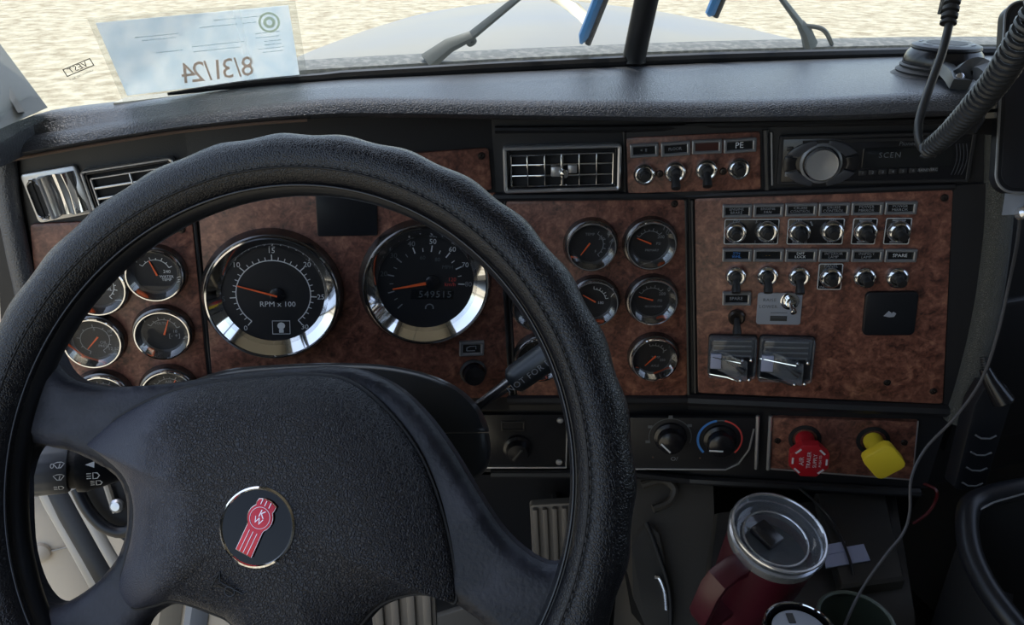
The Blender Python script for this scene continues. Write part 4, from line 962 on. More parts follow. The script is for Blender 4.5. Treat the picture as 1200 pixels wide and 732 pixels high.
# bright posts either side of the gap
for u0, v0, u1, v1, nm in ((888, 487, 886, 549, 'heater end'), (903, 487, 900, 550, 'valve end')):
    mb = MB(); mb.tube([P4.at(u0, v0, .006 if u0 < 900 else .0042), P4.at(u1, v1, .006 if u0 < 900 else .0042)], .0024, 8)
    solo(mb, 'trim_strip', 'satinchrome', 'thin bright metal strip at the %s of the lower dash gap' % nm, 'trim strip', 'bright strips on the lower dash')
t = wood_panel('low burl wood panel behind the red and yellow valve knobs', P4, [(905, 488), (1076, 493), (1069, 562), (902, 549)], [(911, 515), (1059, 517)], .001)
mb = MB(); mi = t.matrix_basis.inverted()
mb.tube([mi @ P4.at(1076, 493, .003), mi @ P4.at(1069, 562, .003), mi @ P4.at(902, 549, .003)], .0011, 6); mb.build('edge_strip', 'satinchrome', t)

def valve(label, u, v, ku, kv, sides, r, spin, mat, text):
    base = P4.at(u, v, .0025); axis = (P4.n * .75 + Vector((0, 0, .10))).normalized()
    # the knob face stands out along the stem towards the seat; its place follows the line of sight to it
    d = ray(ku, kv); L = .052
    # closest stem length along the panel normal to that sight line
    c = P4.at(ku, kv, .045); ax = (c - base).normalized()
    x = P4.r; y = ax.cross(x).normalized(); x = y.cross(ax)
    m = mat_of(base, x, y, ax); ln = (c - base).length
    t = thing('brake_valve', label, 'brake knob', m)
    mb = MB(); mb.lathe([(.0195, -.004), (.0195, .0012), (.0150, .0020), (.0145, -.003)], 28, m.inverted() @ mat_of(base, P4.r, P4.u, P4.n)); mb.build('hole_ring', 'dark', t)
    mb = MB(); mb.lathe([(.0115, -.005), (.0115, .006), (.0100, .008), (.0100, ln - .004), (.013, ln - .001)], 22); mb.build('stem', mat, t)
    n_ = P4.n; up = (P4.u * math.cos(spin) + P4.r * math.sin(spin))
    fm = m.inverted() @ mat_of(c, up.cross(n_).normalized(), up, n_)
    pts = [(r * math.cos(2 * PI * i / sides + PI / sides * (sides == 8)), r * math.sin(2 * PI * i / sides + PI / sides * (sides == 8))) for i in range(sides)]
    if sides == 4:
        q = []
        for i in range(4):
            a, b, c2 = Vector(pts[i - 1]), Vector(pts[i]), Vector(pts[(i + 1) % 4]); e = .009
            for s in (0, .33, .67, 1):
                d1 = (a - b).normalized() * e; d2 = (c2 - b).normalized() * e; q.append(tuple(b + d1 * (1 - s) ** 2 + d2 * s ** 2))
        pts = q
    mb = MB(); mb.prism(pts, -.004, .008, .0018, fm); k = mb.build('knob', mat, t)
    for body, x0, y0, s in text:
        mb = MB(); mb.text(body, s, fm @ Matrix.Translation((x0, y0, .0084)) @ Matrix.Rotation(R_(90), 4, 'Z')); mb.build('lettering', 'white', k)
    if text:
        for i in (0, 1, 3, 4, 5, 7):
            a = 2 * PI * i / 8; mb = MB(); mb.box((0, 0, 0), (.0022, .0085, .0005), 0, fm @ Matrix.Rotation(a, 4, 'Z') @ Matrix.Translation((r * .80, 0, .0084))); mb.build('edge_mark', 'white', k)
valve('red octagonal trailer air supply knob on the low wood panel', 943, 514, 947.5, 536, 8, .0238, R_(0), 'red', [('TRAILER', -.001, .002, .0062), ('AIR', -.009, .0, .0078), ('SUPPLY', .006, .001, .0058), ('PUSH TO', .012, .001, .004)])
valve('yellow diamond parking brake knob on the low wood panel', 1023, 516, 1034.5, 537.5, 4, .0265, R_(6), 'yellow', [])

m, w_, h_ = P3.quad((560, 484), (664, 486), (664, 545), (560, 547))
t = thing('lower_switch_panel', 'dark lower panel with a rotary switch beside the steering column', 'panel', m)
mb = MB(); mb.prism(rrect(w_, h_, .002, 3), -.005, .002, .0006); mb.build('plate', 'satin', t)
mb = MB(); mb.tube([Vector((-w_ * .5, -h_ * .5, .003)), Vector((w_ * .5, -h_ * .5, .003)), Vector((w_ * .5, h_ * .5, .003))], .0014, 6); mb.build('edge_strip', 'satinchrome', t)
mb = MB(); frame_ring(mb, .030, .014, .001, .002, .001, .004); mb.v = [(p[0] - .012, p[1] + h_ * .30, p[2]) for p in mb.v]; mb.build('tell_tale_frame', 'plastic', t)
mb = MB(); mb.lathe([(.0185, .002), (.0185, .006), (.015, .008), (.013, .018), (0, .019)], 24, Matrix.Translation((-.006, -h_ * .12, 0))); k = mb.build('rotary_knob', 'satin', t)
mb = MB(); mb.box((0, 0, .0195), (.004, .020, .004), .001, Matrix.Translation((-.006, -h_ * .12, 0)) @ Matrix.Rotation(R_(-35), 4, 'Z')); mb.build('pointer', 'plastic', k)
for sx, sy in ((.42, .40), (.42, -.40)):
    mb = MB(); mb.lathe([(.0042, .002), (.0042, .003), (.003, .0045), (0, .0048)], 12, Matrix.Translation((w_ * sx, h_ * sy, 0))); mb.build('screw', 'satinchrome', t)
for u0, nm in ((675, 'knob'),):
    mb = MB(); mb.tube([P3.at(u0 - 2, 485, -.0022), P3.at(u0 - 2, 547, -.0022)], .0024, 8)
    solo(mb, 'trim_strip', 'satinchrome', 'thin bright metal strip beside the dark rotary switch panel', 'trim strip', 'bright strips on the lower dash')
# ================================================================== steering wheel
WC = px(327.5, 554.2, .501); WN = (RIGHT * -.138 + UP * .1395 - FWD * .98).normalized()
WX = UP.cross(WN).normalized(); WY = WN.cross(WX).normalized(); WM = mat_of(WC, WX, WY, WN); WI = WM.inverted()
WR = .21
def wl2(u, v, h=0.0):
    d = ray(u, v); t = (WC + WN * h - CAM).dot(WN) / d.dot(WN); p = WI @ (CAM + d * t); return (p.x, p.y)
wheel = thing('steering_wheel', 'black leather wrapped steering wheel with a red emblem on its hub', 'steering wheel', WM)
def torus(mb, R, h, r, bumps=0, amp=0.0, n=360, k=20):
    rings = []
    for i in range(n):
        a = 2 * PI * i / n; c, s = math.cos(a), math.sin(a); ring = []
        for j in range(k):
            q = 2 * PI * j / k; outer = max(0, math.cos(q + .15)) ** 2
            rr = r * (1 - .05 * c) * (1 + amp * outer * (math.cos(bumps * a) * .8 + .35 * math.cos(a * 7)) if bumps else 1)
            ring.append((c * (R + rr * math.cos(q)), s * (R + rr * math.cos(q)), h + rr * math.sin(q)))
        rings.append(ring)
    rings.append(rings[0]); return mb.loft(rings, True, False, False)
mb = MB(); torus(mb, WR + .001, 0, .0187, 31, .075); mb.build('grip_cover', 'leather', wheel, None, 80)
mb = MB(); torus(mb, WR - .0100, -.006, .0115, n=160, k=14); mb.build('inner_rim', 'smoothblack', wheel, None, 80)
mb = MB(); torus(mb, WR - .0178, .0065, .0011, n=160, k=6); mb.build('rim_piping', 'satin', wheel, None, 80)
mb = MB(); torus(mb, WR - .0085, .0166, .0008, n=160, k=6); mb.build('seam', 'dark', wheel, None, 80)
mb = MB(); rr = WR - .0075
for i in range(230):
    a = 2 * PI * i / 230; b = a + 2 * PI / 230 * .55
    mb.tube([(rr * math.cos(a), rr * math.sin(a), .0178), (rr * math.cos(b), rr * math.sin(b), .0178)], .00042, 5)
o = mb.build('stitching', 'thread', wheel); o['kind'] = 'stuff'

# spokes and hub frame as one plate with openings
HT = -.012
TOPE = [(40, 380), (58, 410), (68, 430), (84, 444), (115, 451), (150, 452), (200, 447), (260, 437), (330, 430), (395, 428), (430, 436), (465, 455), (500, 490), (530, 532), (556, 575), (585, 618), (612, 645), (640, 661), (662, 658), (690, 640)]
H2 = [(20, 560), (27, 535), (38, 521), (57, 524), (82, 530), (108, 543), (133, 560), (143, 582), (145, 605), (143, 627), (133, 655), (111, 681), (86, 700), (63, 710), (47, 703), (32, 677), (22, 633)]
H3 = [(150, 760), (162, 732), (177, 719), (199, 710), (222, 714), (246, 723), (268, 734), (290, 765), (296, 810), (250, 830), (180, 800)]
H4 = [(405, 790), (412, 752), (427, 730), (446, 713), (473, 702), (496, 699), (522, 705), (545, 718), (568, 736), (590, 765), (560, 810), (480, 840), (415, 830)]
def dens(pts, step=.006, closed=True):
    out = []; n = len(pts)
    for i in range(n if closed else n - 1):
        a, b = Vector(pts[i]), Vector(pts[(i + 1) % n]); k = max(1, int((b - a).length / step))
        out += [tuple(a.lerp(b, j / k)) for j in range(k)]
    if not closed: out.append(tuple(pts[-1]))
    return out
top = [p[:2] for p in smooth_path([(*wl2(u, v, HT), 0) for u, v in TOPE], 3)]
a_r = math.atan2(top[-1][1], top[-1][0]); a_l = math.atan2(top[0][1], top[0][0])
if a_l < a_r: a_l += 2 * PI
h1 = dens(top, .006, False) + [(WR * math.cos(a_r + (a_l - a_r) * i / 60), WR * math.sin(a_r + (a_l - a_r) * i / 60)) for i in range(1, 60)]
holes = [h1]
for H in (H2, H3, H4):
    q = [wl2(u, v, HT) for u, v in H]; q = [p[:2] for p in smooth_path([(*p, 0) for p in q + [q[0]]], 3)][:-1]; holes.append(dens(q))
circ = [(WR * math.cos(2 * PI * i / 220), WR * math.sin(2 * PI * i / 220)) for i in range(220)]
def inside(p, poly):
    c = False; n = len(poly); x, y = p[0], p[1]
    for i in range(n):
        x1, y1 = poly[i]; x2, y2 = poly[i - 1]
        if (y1 > y) != (y2 > y) and x < (x2 - x1) * (y - y1) / (y2 - y1) + x1: c = not c
    return c
segs = [Vector(p) for h in holes for p in h]
from mathutils.kdtree import KDTree
kd = KDTree(len(segs))
for i, p in enumerate(segs): kd.insert((p.x, p.y, 0), i)
kd.balance()
def hdist(x, y): return kd.find((x, y, 0))[2]
V2 = []; E2 = []
for loop in holes + [circ]:
    o_ = len(V2); V2 += [Vector(p) for p in loop]; E2 += [(o_ + i, o_ + (i + 1) % len(loop)) for i in range(len(loop))]
st_ = .0055; nn = int(WR / st_) + 1
for i in range(-nn, nn + 1):
    for j in range(-nn, nn + 1):
        x, y = i * st_, j * st_ + .0005
        if x * x + y * y < (WR - .004) ** 2 and hdist(x, y) > .0035 and not any(inside((x, y), h) for h in holes): V2.append(Vector((x, y)))
for h in holes:                                    # extra rows beside the openings keep the rounded edge smooth
    for k in range(0, len(h)):
        p = Vector(h[k]); t2 = (Vector(h[(k + 1) % len(h)]) - Vector(h[k - 1])).normalized(); nv = Vector((-t2.y, t2.x))
        for sgn in (1, -1):
            q = p + nv * (.0016 * sgn)
            if q.length < WR - .002 and not any(inside(q, hh) for hh in holes): V2.append(q)
res = delaunay_2d_cdt(V2, E2, [], 0, 1e-6)
PV, PF = res[0], res[2]
def plate_z(x, y):
    r = math.hypot(x, y); d = hdist(x, y); e = .011
    base = -.004 - .010 * math.exp(-(r / .13) ** 2)
    k = 1 - min(d / e, 1); return base - e * (1 - math.sqrt(max(0, 1 - k * k)))
mb = MB(); vv = [(p.x, p.y, plate_z(p.x, p.y)) for p in PV]; ff = []
for f in PF:
    c = (PV[f[0]] + PV[f[1]] + PV[f[2]]) / 3
    if c.length < WR and not any(inside(c, h) for h in holes): ff.append(tuple(f))
mb.add(vv, ff)
for h in holes:
    n_ = len(h); zs = [plate_z(*p) for p in h]
    rings = [[(p[0], p[1], z + .0004) for p, z in zip(h, zs)], [(p[0], p[1], z - .012) for p, z in zip(h, zs)]]
    mb.loft(rings, True, False, False)
plate = mb.build('spoke_frame', 'worn', wheel, None, 60)

# hub pad, domed, seam around it
PADQ = [(100, 520), (135, 490), (180, 466), (230, 451), (300, 441), (365, 439), (408, 447), (448, 477), (485, 523), (509, 575), (526, 638), (533, 690), (531, 706), (522, 703), (497, 696), (472, 698), (445, 708), (425, 727), (408, 755), (395, 800), (345, 812), (300, 800), (285, 757), (268, 729), (246, 718), (222, 709), (198, 704), (176, 710), (152, 712), (138, 690), (146, 655), (153, 625), (154, 588), (140, 553)]
q = [wl2(u, v, -.006) for u, v in PADQ]; q = [p[:2] for p in smooth_path([(*p, 0) for p in q + [q[0]]], 4)][:-1]
cx_, cy_ = wl2(325, 600, -.006)
mb = MB(); rings = []
for s, z in ((1.0, -.022), (1.0, -.0085), (.992, -.0060), (.975, -.0038), (.95, -.0018), (.90, .0015), (.82, .0055), (.7, .0098), (.55, .0125), (.4, .0140), (.25, .0148), (.1, .0150)):
    rings.append([(cx_ + (p[0] - cx_) * s, cy_ + (p[1] - cy_) * s, z) for p in q])
mb.loft(rings, True, False, True)
def hub_mat():
    m = mk('hub_pad_leather', (.014, .015, .020), .42, spec=.35)
    n, l = nodes_of(m); b = n['Principled BSDF']; tc = n.new('ShaderNodeTexCoord')
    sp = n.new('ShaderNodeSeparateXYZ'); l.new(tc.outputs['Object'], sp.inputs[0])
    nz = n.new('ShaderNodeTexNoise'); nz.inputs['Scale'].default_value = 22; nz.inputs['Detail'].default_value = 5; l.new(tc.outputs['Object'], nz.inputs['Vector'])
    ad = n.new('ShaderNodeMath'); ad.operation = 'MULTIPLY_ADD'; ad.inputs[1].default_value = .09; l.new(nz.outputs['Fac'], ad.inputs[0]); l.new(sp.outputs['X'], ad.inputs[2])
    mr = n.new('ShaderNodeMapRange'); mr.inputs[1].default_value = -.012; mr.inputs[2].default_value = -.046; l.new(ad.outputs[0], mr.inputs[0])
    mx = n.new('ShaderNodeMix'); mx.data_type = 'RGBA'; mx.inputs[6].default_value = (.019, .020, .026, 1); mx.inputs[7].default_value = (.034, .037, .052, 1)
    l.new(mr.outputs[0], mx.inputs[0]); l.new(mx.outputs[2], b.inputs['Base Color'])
    vo = n.new('ShaderNodeTexVoronoi'); vo.feature = 'DISTANCE_TO_EDGE'; vo.inputs['Scale'].default_value = 520
    wob = n.new('ShaderNodeTexNoise'); wob.inputs['Scale'].default_value = 260; l.new(tc.outputs['Object'], wob.inputs['Vector'])
    va = n.new('ShaderNodeVectorMath'); va.operation = 'MULTIPLY_ADD'; va.inputs[1].default_value = (.004,) * 3; l.new(wob.outputs['Color'], va.inputs[0]); l.new(tc.outputs['Object'], va.inputs[2]); l.new(va.outputs[0], vo.inputs['Vector'])
    cr = n.new('ShaderNodeMapRange'); cr.inputs[2].default_value = .22; l.new(vo.outputs['Distance'], cr.inputs[0])
    st2 = n.new('ShaderNodeMapRange'); st2.inputs[3].default_value = .85; st2.inputs[4].default_value = .25; l.new(mr.outputs[0], st2.inputs[0])
    bp = n.new('ShaderNodeBump'); bp.inputs['Distance'].default_value = .0010; l.new(st2.outputs[0], bp.inputs['Strength']); l.new(cr.outputs[0], bp.inputs['Height']); l.new(bp.outputs[0], b.inputs['Normal'])
    return m
M['hubpad'] = hub_mat()
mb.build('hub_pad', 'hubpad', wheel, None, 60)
mb = MB(); mb.tube([(p[0] * 1.004, p[1] * 1.004, -.0088) for p in q], .0014, 6, closed=True); mb.build('pad_seam', 'dark', wheel)

# emblem
ex, ey = wl2(302, 617, .014)
em = MB(); EM = Matrix.Translation((ex, ey, .0142)); r = .0240
em.lathe([(r + .001, -.006), (r + .001, .0010), (r - .0002, .0018), (r - .0010, .0008)], 48, EM); emb = em.build('emblem_ring', 'chrome', wheel)
em = MB(); em.lathe([(r - .0008, -.006), (r - .0008, .0009), (0, .0016)], 48, EM); em.build('emblem_disc', 'gloss', emb)
BMx = EM @ Matrix.Rotation(R_(-24), 4, 'Z') @ Matrix.Scale(r * .93, 4)
out = [(-.25, -.78), (.27, -.78), (.25, -.05)] + [(.38 * math.cos(R_(a)), .29 + .38 * math.sin(R_(a))) for a in range(-45, 46, 15)] + [(.29, .62), (.29, .76), (.10, .82), (-.10, .82), (-.27, .74), (-.29, .62)] + [(.38 * math.cos(R_(a)), .29 + .38 * math.sin(R_(a))) for a in range(135, 226, 15)] + [(-.25, -.05)]
em = MB(); em.prism(out, .03, .14, .03, BMx); bd = em.build('badge', 'badge', emb)
em = MB(); em.tube([(p[0], p[1], .115) for p in out], .016, 6, BMx, True)
for x in (-.12, 0.0, .13): em.tube([(x, -.76, .145), (x, -.12, .145)], .013, 5, BMx)
for x in (-.15, -.02, .12): em.tube([(x, .64, .145), (x, .80, .145)], .018, 5, BMx)
em.tube([(.30 * math.cos(2 * PI * i / 24), .29 + .30 * math.sin(2 * PI * i / 24), .142) for i in range(24)], .010, 5, BMx, True)
em.build('badge_lines', 'badgeedge', emb)
em = MB(); em.text('K', .30, BMx @ Matrix.Translation((.02, .40, .147))); em.text('W', .26, BMx @ Matrix.Translation((-.01, .19, .147))); em.build('lettering', 'badgeedge', emb)
# embossed horn
hx, hy = wl2(272, 688, .008); HM = Matrix.Translation((hx, hy, .0124)) @ Matrix.Rotation(R_(-22), 4, 'Z') @ Matrix.Scale(.0115, 4)
em = MB(); em.tube([(-.9, .62, 0), (-.62, .12, 0), (.2, .10, 0), (.9, .12, 0), (.95, .30, 0)], .045, 6, HM); em.tube([(-.9, .62, 0), (-.95, -.45, 0), (-.62, -.06, 0), (.3, -.08, 0)], .045, 6, HM)
em.tube([(.12 + .30 * math.cos(2 * PI * i / 16), -.10 + .24 * math.sin(2 * PI * i / 16), 0) for i in range(16)], .05, 6, HM, True); em.build('horn_symbol', 'smoothblack', wheel)

# ================================================================== steering column
colm = wthing('steering_column', 'black plastic steering column shroud behind the wheel', 'steering column', px(400, 520, .75))
UPO = [(200, 505), (205, 460), (260, 434), (330, 427), (400, 425), (455, 428), (505, 439), (540, 456), (562, 478), (572, 500), (573, 506)]
LOO = [(573, 507), (575, 530), (568, 552), (545, 567), (500, 576), (400, 580), (280, 580), (205, 560), (200, 508)]
def shroud(name, outline):
    mb = MB(); rings = []; c = Vector((390, 512, 0))
    full = [p for p in smooth_path([(*p, 0) for p in outline], 4)]
    for s, Z in ((.90, .607), (.965, .610), (.985, .616), (.995, .624), (1.0, .635), (1.0, .70), (.98, .86)):
        rings.append([px(c.x + (p.x - c.x) * s, c.y + (p.y - c.y) * s, Z) for p in full])
    mb.loft(rings); wpart(mb, name, 'shroud', colm, 50)
shroud('upper_shell', UPO); shroud('lower_shell', LOO)
mb = MB(); mb.tube([px(300, 700, .98), px(330, 600, .80), px(346, 551, .60)], .030, 16); wpart(mb, 'column_tube', 'dark', colm)
mb = MB(); mb.lathe([(.035, 0), (.040, .015), (.040, .0580)], 24, mat_of(WC - WN * .07, WX, WY, WN)); wpart(mb, 'hub_boss', 'smoothblack', colm)

# trailer hand brake lever
a, b, c, d = px(560, 476, .67), px(601, 446, .655), px(668, 398, .645), px(684, 387, .642)
lv = wthing('trailer_brake_lever', 'dark lever lettered NOT FOR PARKING right of the column', 'lever', a)
mb = MB(); mb.tube([a, a.lerp(b, .5), b], [.0045, .0050, .0062], 12); wpart(mb, 'stem', 'smoke', lv)
ax = (c - b).normalized(); mb = MB(); mb.tube([b - ax * .002, b + ax * .001, b + ax * .006, c, d, d + ax * .003], [.0085, .0118, .0128, .0130, .0130, .009], 18); wpart(mb, 'handle', 'shroud', lv)
tocam = (CAM - (b + c) / 2); tocam -= ax * tocam.dot(ax); tocam.normalize(); side = tocam.cross(ax)
nrm = (tocam * .93 - side * .36).normalized()
if nrm.dot(Vector((0, 0, 1))) > tocam.z: nrm = (tocam * .93 + side * .36).normalized()
sm = mat_of(b.lerp(c, .52) + nrm * .01335, ax, nrm.cross(ax), nrm)
mb = MB(); mb.text('NOT FOR PARKING', .0078, sm, 1.1); wpart(mb, 'lettering', 'greyprint', lv)

# turn signal stalk, seen through the left opening of the wheel
a, b = px(10, 553, .60), px(82, 548, .615); ax = (b - a).normalized()
ts = wthing('turn_signal_stalk', 'grey turn signal stalk with white wiper and lamp symbols', 'stalk', a)
k = 16; mb = MB(); rings = []
yv = (CAM - a); yv -= ax * yv.dot(ax); yv.normalize(); xv = ax.cross(yv)
for t_, r in ((0, .019), (.04, .0205), (.30, .0205), (.62, .0200), (.95, .0198), (1.0, .0185)):
    ring = []
    for j in range(64):
        q = 2 * PI * j / 64; rr = r - (.0014 if (j % 4) < 2 and t_ < .62 else 0)
        ring.append(a.lerp(b, t_) + xv * (rr * math.cos(q)) + yv * (rr * math.sin(q)))
    rings.append(ring)
mb.loft(rings); wpart(mb, 'grip', mk('stalk_grey', (.07, .075, .085), .45), ts)
mb = MB(); mb.tube([b, b + ax * .006], .0165, 24); wpart(mb, 'groove', 'dark', ts)
c = px(150, 540, .64); c2 = px(214, 531, .66); b2 = b + ax * .006
mb = MB(); mb.tube([b2, b2 + ax * .004, b2.lerp(c, .6), c, c2], [.0195, .0200, .017, .014, .013], 28); wpart(mb, 'neck', 'smoothblack', ts)
def stalk_frame(u, v, rr, base, k2=0.0):
    """a print spot on the rounded stalk where the sight line meets it"""
    dd = ray(u, v); best = None
    for i in range(400):
        p = CAM + dd * (.54 + .0003 * i); w_ = p - base; perp = w_ - ax * w_.dot(ax)
        if perp.length <= rr: best = (p, perp.normalized()); break
    p, nr = best if best else (CAM + dd * .6, yv)
    return mat_of(p + nr * .0005, ax, nr.cross(ax), nr)
def icon(kind, f, s):
    mb = MB(); Sx = Matrix.Scale(s, 4); f = f @ Sx
    if kind == 'tri': mb.add([(-.8, 0, 0), (.6, .5, 0), (.6, -.6, 0)], [(0, 1, 2)], f)
    if kind == 'lamp': mb.strip([(.0, .5), (.6, .45), (.9, 0), (.6, -.45), (.0, -.5)], .16, 0, f, True); [mb.strip([(-.9, y), (-.25, y)], .14, 0, f) for y in (.4, 0, -.4)]
    if kind == 'wash': mb.strip([(-.9, .3), (-.3, .55), (.4, .55), (.9, .3), (.3, -.5), (-.3, -.5)], .15, 0, f, True); mb.strip([(0, -.5), (.2, .3)], .15, 0, f)
    if kind == 'arrow': mb.strip([(-.9, .22), (.1, .22), (.1, .6), (.9, 0), (.1, -.6), (.1, -.22), (-.9, -.22)], .14, 0, f, True)
    if kind == 'o': mb.strip([(.35 * math.cos(i * PI / 6), .5 * math.sin(i * PI / 6)) for i in range(12)], .15, 0, f, True)
    return mb
for kind, u, v, s, rr, base in (('tri', 106, 544, .0046, .0195, b2), ('lamp', 109, 557, .0050, .0195, b2), ('lamp', 113, 565, .0046, .0195, b2), ('wash', 69, 545, .0042, .0200, a), ('o', 61, 546, .0032, .0200, a), ('wash', 69, 559, .0042, .0200, a), ('arrow', 32, 568, .0046, .0205, a), ('lamp', 69, 571, .0038, .0200, a)):
    wpart(icon(kind, stalk_frame(u, v, rr, base), s), 'symbol', 'white', ts)

# ================================================================== door side seen through the wheel
def on_ty(u, v, ty):
    d = ray(u, v); t = (ty - CAM.dot(TY)) / d.dot(TY); return CAM + d * t
KY = .93
dp = wthing('kick_panel', 'beige padded panel with a covered button low beside the wheel', 'panel', on_ty(60, 640, KY))
mb = MB(); tbox(mb, -.72, -.10, KY, KY + .03, .061, 1.0); wpart(mb, 'backing', 'doorvinyl', dp)
mb = MB(); q = [on_ty(u, v, KY) for u, v in ((-60, 575), (60, 575), (128, 700), (120, 780), (-60, 780))]
cc = sum(q, Vector()) / 5; rings = [[cc + (p - cc) * s - TY * o_ for p in q] for s, o_ in ((1, -.01), (1, .004), (.96, .010), (.8, .016), (.5, .020), (.2, .021))]
mb.loft(rings); wpart(mb, 'padding', 'doorvinyl', dp, 70)
bp_ = on_ty(43, 648, KY - .021); mb = MB(); mb.lathe([(.0165, -.006), (.016, .003), (.011, .0075), (0, .009)], 22, mat_of(bp_, TX, Vector((0, 0, 1)), -TY)); wpart(mb, 'button', 'doorvinyl', dp)
mb = MB(); mb.tube([on_ty(50, 648, KY - .021), on_ty(70, 643, KY - .020), on_ty(95, 637, KY - .018)], .0014, 6); wpart(mb, 'crease', 'bar', dp)
def bar(name, mat, pts, Z, wd, label, cat, foot):
    """runs from the underside of the dash end down to the padded panel"""
    u0, v0 = pts[0]
    P_ = [P1.at(u0 - 12, v0 - 22, .0)] + [px(u, v, Z) for u, v in pts] + [on_ty(foot[0], foot[1], KY - .002)]
    mb = MB(); mb.tube(P_, wd, 10, squash=.55); return solo(mb, name, mat, label, cat)
bar('door_frame_bar', 'bar', [(48, 560), (62, 588), (92, 640), (120, 690)], .762, .0090, 'pale slanting bar beside the beige padded panel', 'bar', (134, 745))
bar('door_seal', 'rubber', [(66, 566), (84, 600), (110, 645), (130, 680)], .760, .0125, 'black rubber seal strip between two pale bars by the door', 'seal', (145, 741))
bar('door_frame_bar', 'bar', [(82, 566), (102, 602), (126, 645), (142, 672)], .757, .0055, 'thin pale bar beyond the black seal strip by the door', 'bar', (156, 737))
t = wthing('column_bracket', 'dark curved bracket with a pale screw behind the wheel opening', 'bracket', px(125, 600, .69))
mb = MB(); mb.tube(smooth_path([px(90, 572, .69), px(100, 592, .69), px(112, 608, .69), px(128, 620, .69), px(150, 622, .69), px(185, 600, .685), px(214, 568, .68)], 4), .0055, 10); wpart(mb, 'arm', 'smoothblack', t)
mb = MB(); mb.loft([[px(u, v, .70) for u, v in ((92, 570), (150, 560), (155, 640), (120, 616), (104, 598))], [px(u, v, .72) for u, v in ((92, 570), (150, 560), (155, 640), (120, 616), (104, 598))]]); wpart(mb, 'web', 'dark', t)
mb = MB(); mb.tube([px(124, 565, .695), px(132, 590, .695), px(136, 600, .695)], .003, 8); wpart(mb, 'pale_edge', 'bar', t)
mb = MB(); mb.lathe([(.0062, 0), (.0062, .003), (.004, .005), (0, .0052)], 12, mat_of(px(138, 592, .69), RIGHT, UP, -FWD)); wpart(mb, 'screw', 'satinchrome', t)

# ================================================================== pedals and floor
def pedal(label, quad, Z, nr, mat='pedal', sl=.06):
    tl, trr, br, bl = [Vector((*p, 0)) for p in quad]
    Zt, Zb_ = Z, Z + sl
    A, B, C, D = px(*tl[:2], Zt), px(*trr[:2], Zt), px(*br[:2], Zb_), px(*bl[:2], Zb_)
    x = (B - A).normalized(); y = ((A + B) - (C + D)).normalized(); z = x.cross(y).normalized(); y = z.cross(x); c = (A + B + C + D) / 4
    t = thing('foot_pedal', label, 'pedal', mat_of(c, x, y, z), 'foot pedals'); w_ = ((B - A).length + (C - D).length) / 2; h_ = ((A + B) - (C + D)).length / 2
    mb = MB(); mb.prism(rrect(w_, h_, .006, 4), -.012, 0, .001); mb.build('plate', mat, t)
    for i in range(nr):
        mb = MB(); mb.box((-w_ / 2 + w_ * (i + .5) / nr, 0, .003), (w_ / nr * .5, h_ * .94, .007), .0012); mb.build('rib', mat, t)
    p0 = c + y * h_ * .15 - z * .011; hit = on_knee(p0, -z)                  # short arm back to the toe board
    mb = MB(); mb.tube([Vector((0, h_ * .15, -.011)), Vector((0, h_ * .15, -.011 - (hit[0] if hit else .06) - .003))], .008, 8); mb.build('arm', 'dark', t)
pedal('ribbed accelerator pedal below the dash right of the column', [(624, 592), (690, 588), (690, 668), (622, 668)], 1.10, 6)
pedal('ribbed brake pedal seen below the steering hub', [(440, 690), (512, 690), (512, 800), (436, 800)], 1.05, 4)
hit = on_knee(CAM, ray(548, 738)); zz = hit[2] if hit[2].dot(FWD) < 0 else -hit[2]
mb = MB(); mb.box((0, 0, .004), (.086, .15, .012), .003, mat_of(hit[1], RIGHT, zz.cross(RIGHT).normalized(), zz) @ Matrix.Rotation(.5, 4, 'Z'))
solo(mb, 'floor_plate', 'pedal', 'grey checkered floor plate beside the brake pedal', 'floor plate')
for i, (u0, u1, mt) in enumerate(((170, 182, 'labelpaper'), (184, 218, 'bar'), (221, 250, 'greyplate'))):
    mb = MB(); a, b = on_ty((u0 + u1) / 2 - 10, 760, KY - .004), on_ty((u0 + u1) / 2, 690, KY - .004); w_ = (u1 - u0) / 900 * 1.12
    mb.tube([a, b], w_ * .55, 8, squash=.5)
    solo(mb, 'sill_strip', mt, ['pale blue sill strip low by the door under the wheel', 'wide tan sill strip low by the door under the wheel', 'light grey sill strip low by the door under the wheel'][i], 'sill strip', 'door sill strips')

# engine tunnel and console
tun = wthing('engine_tunnel', 'brown grey moulded tunnel cover beside the accelerator', 'tunnel cover', px(780, 700, .95))
q0 = [(738, 559), (836, 569), (837, 606), (812, 780), (780, 790), (742, 700)]; ZT = lambda v: 1.035 - (v - 560) * .00036
front = [px(u, v, ZT(v)) for u, v in q0]
mb = MB(); mb.loft([front, [p + FWD * .015 + Vector((0, .03, 0)) for p in front], [Vector((p.x, p.y + .10, p.z - .03)) for p in front]]); wpart(mb, 'cover', 'tunnel', tun)
lowp = [front[3], front[4], front[5]]
mb = MB(); lo_ = [Vector((p.x, p.y + .002, min(q.z for q in lowp) + .03)) for p in lowp] + [Vector((lowp[2].x, lowp[2].y + .12, min(q.z for q in lowp) + .03)), Vector((lowp[0].x, lowp[0].y + .12, min(q.z for q in lowp) + .03))]
mb.loft([[Vector((p.x, p.y, 0)) for p in lo_], lo_]); wpart(mb, 'pedestal', 'tunnel', tun)
K = 1.035 / .86
mb = MB(); mb.tube(smooth_path([px(752, 568, 1.022), px(776, 562, 1.022), px(790, 572, 1.02), px(784, 588, 1.016), px(765, 596, 1.012)], 4), .0054, 8); wpart(mb, 'loop', 'tunnel', tun)
sq = [(740, 640), (757, 612), (772, 625), (786, 690), (785, 740), (760, 750)]
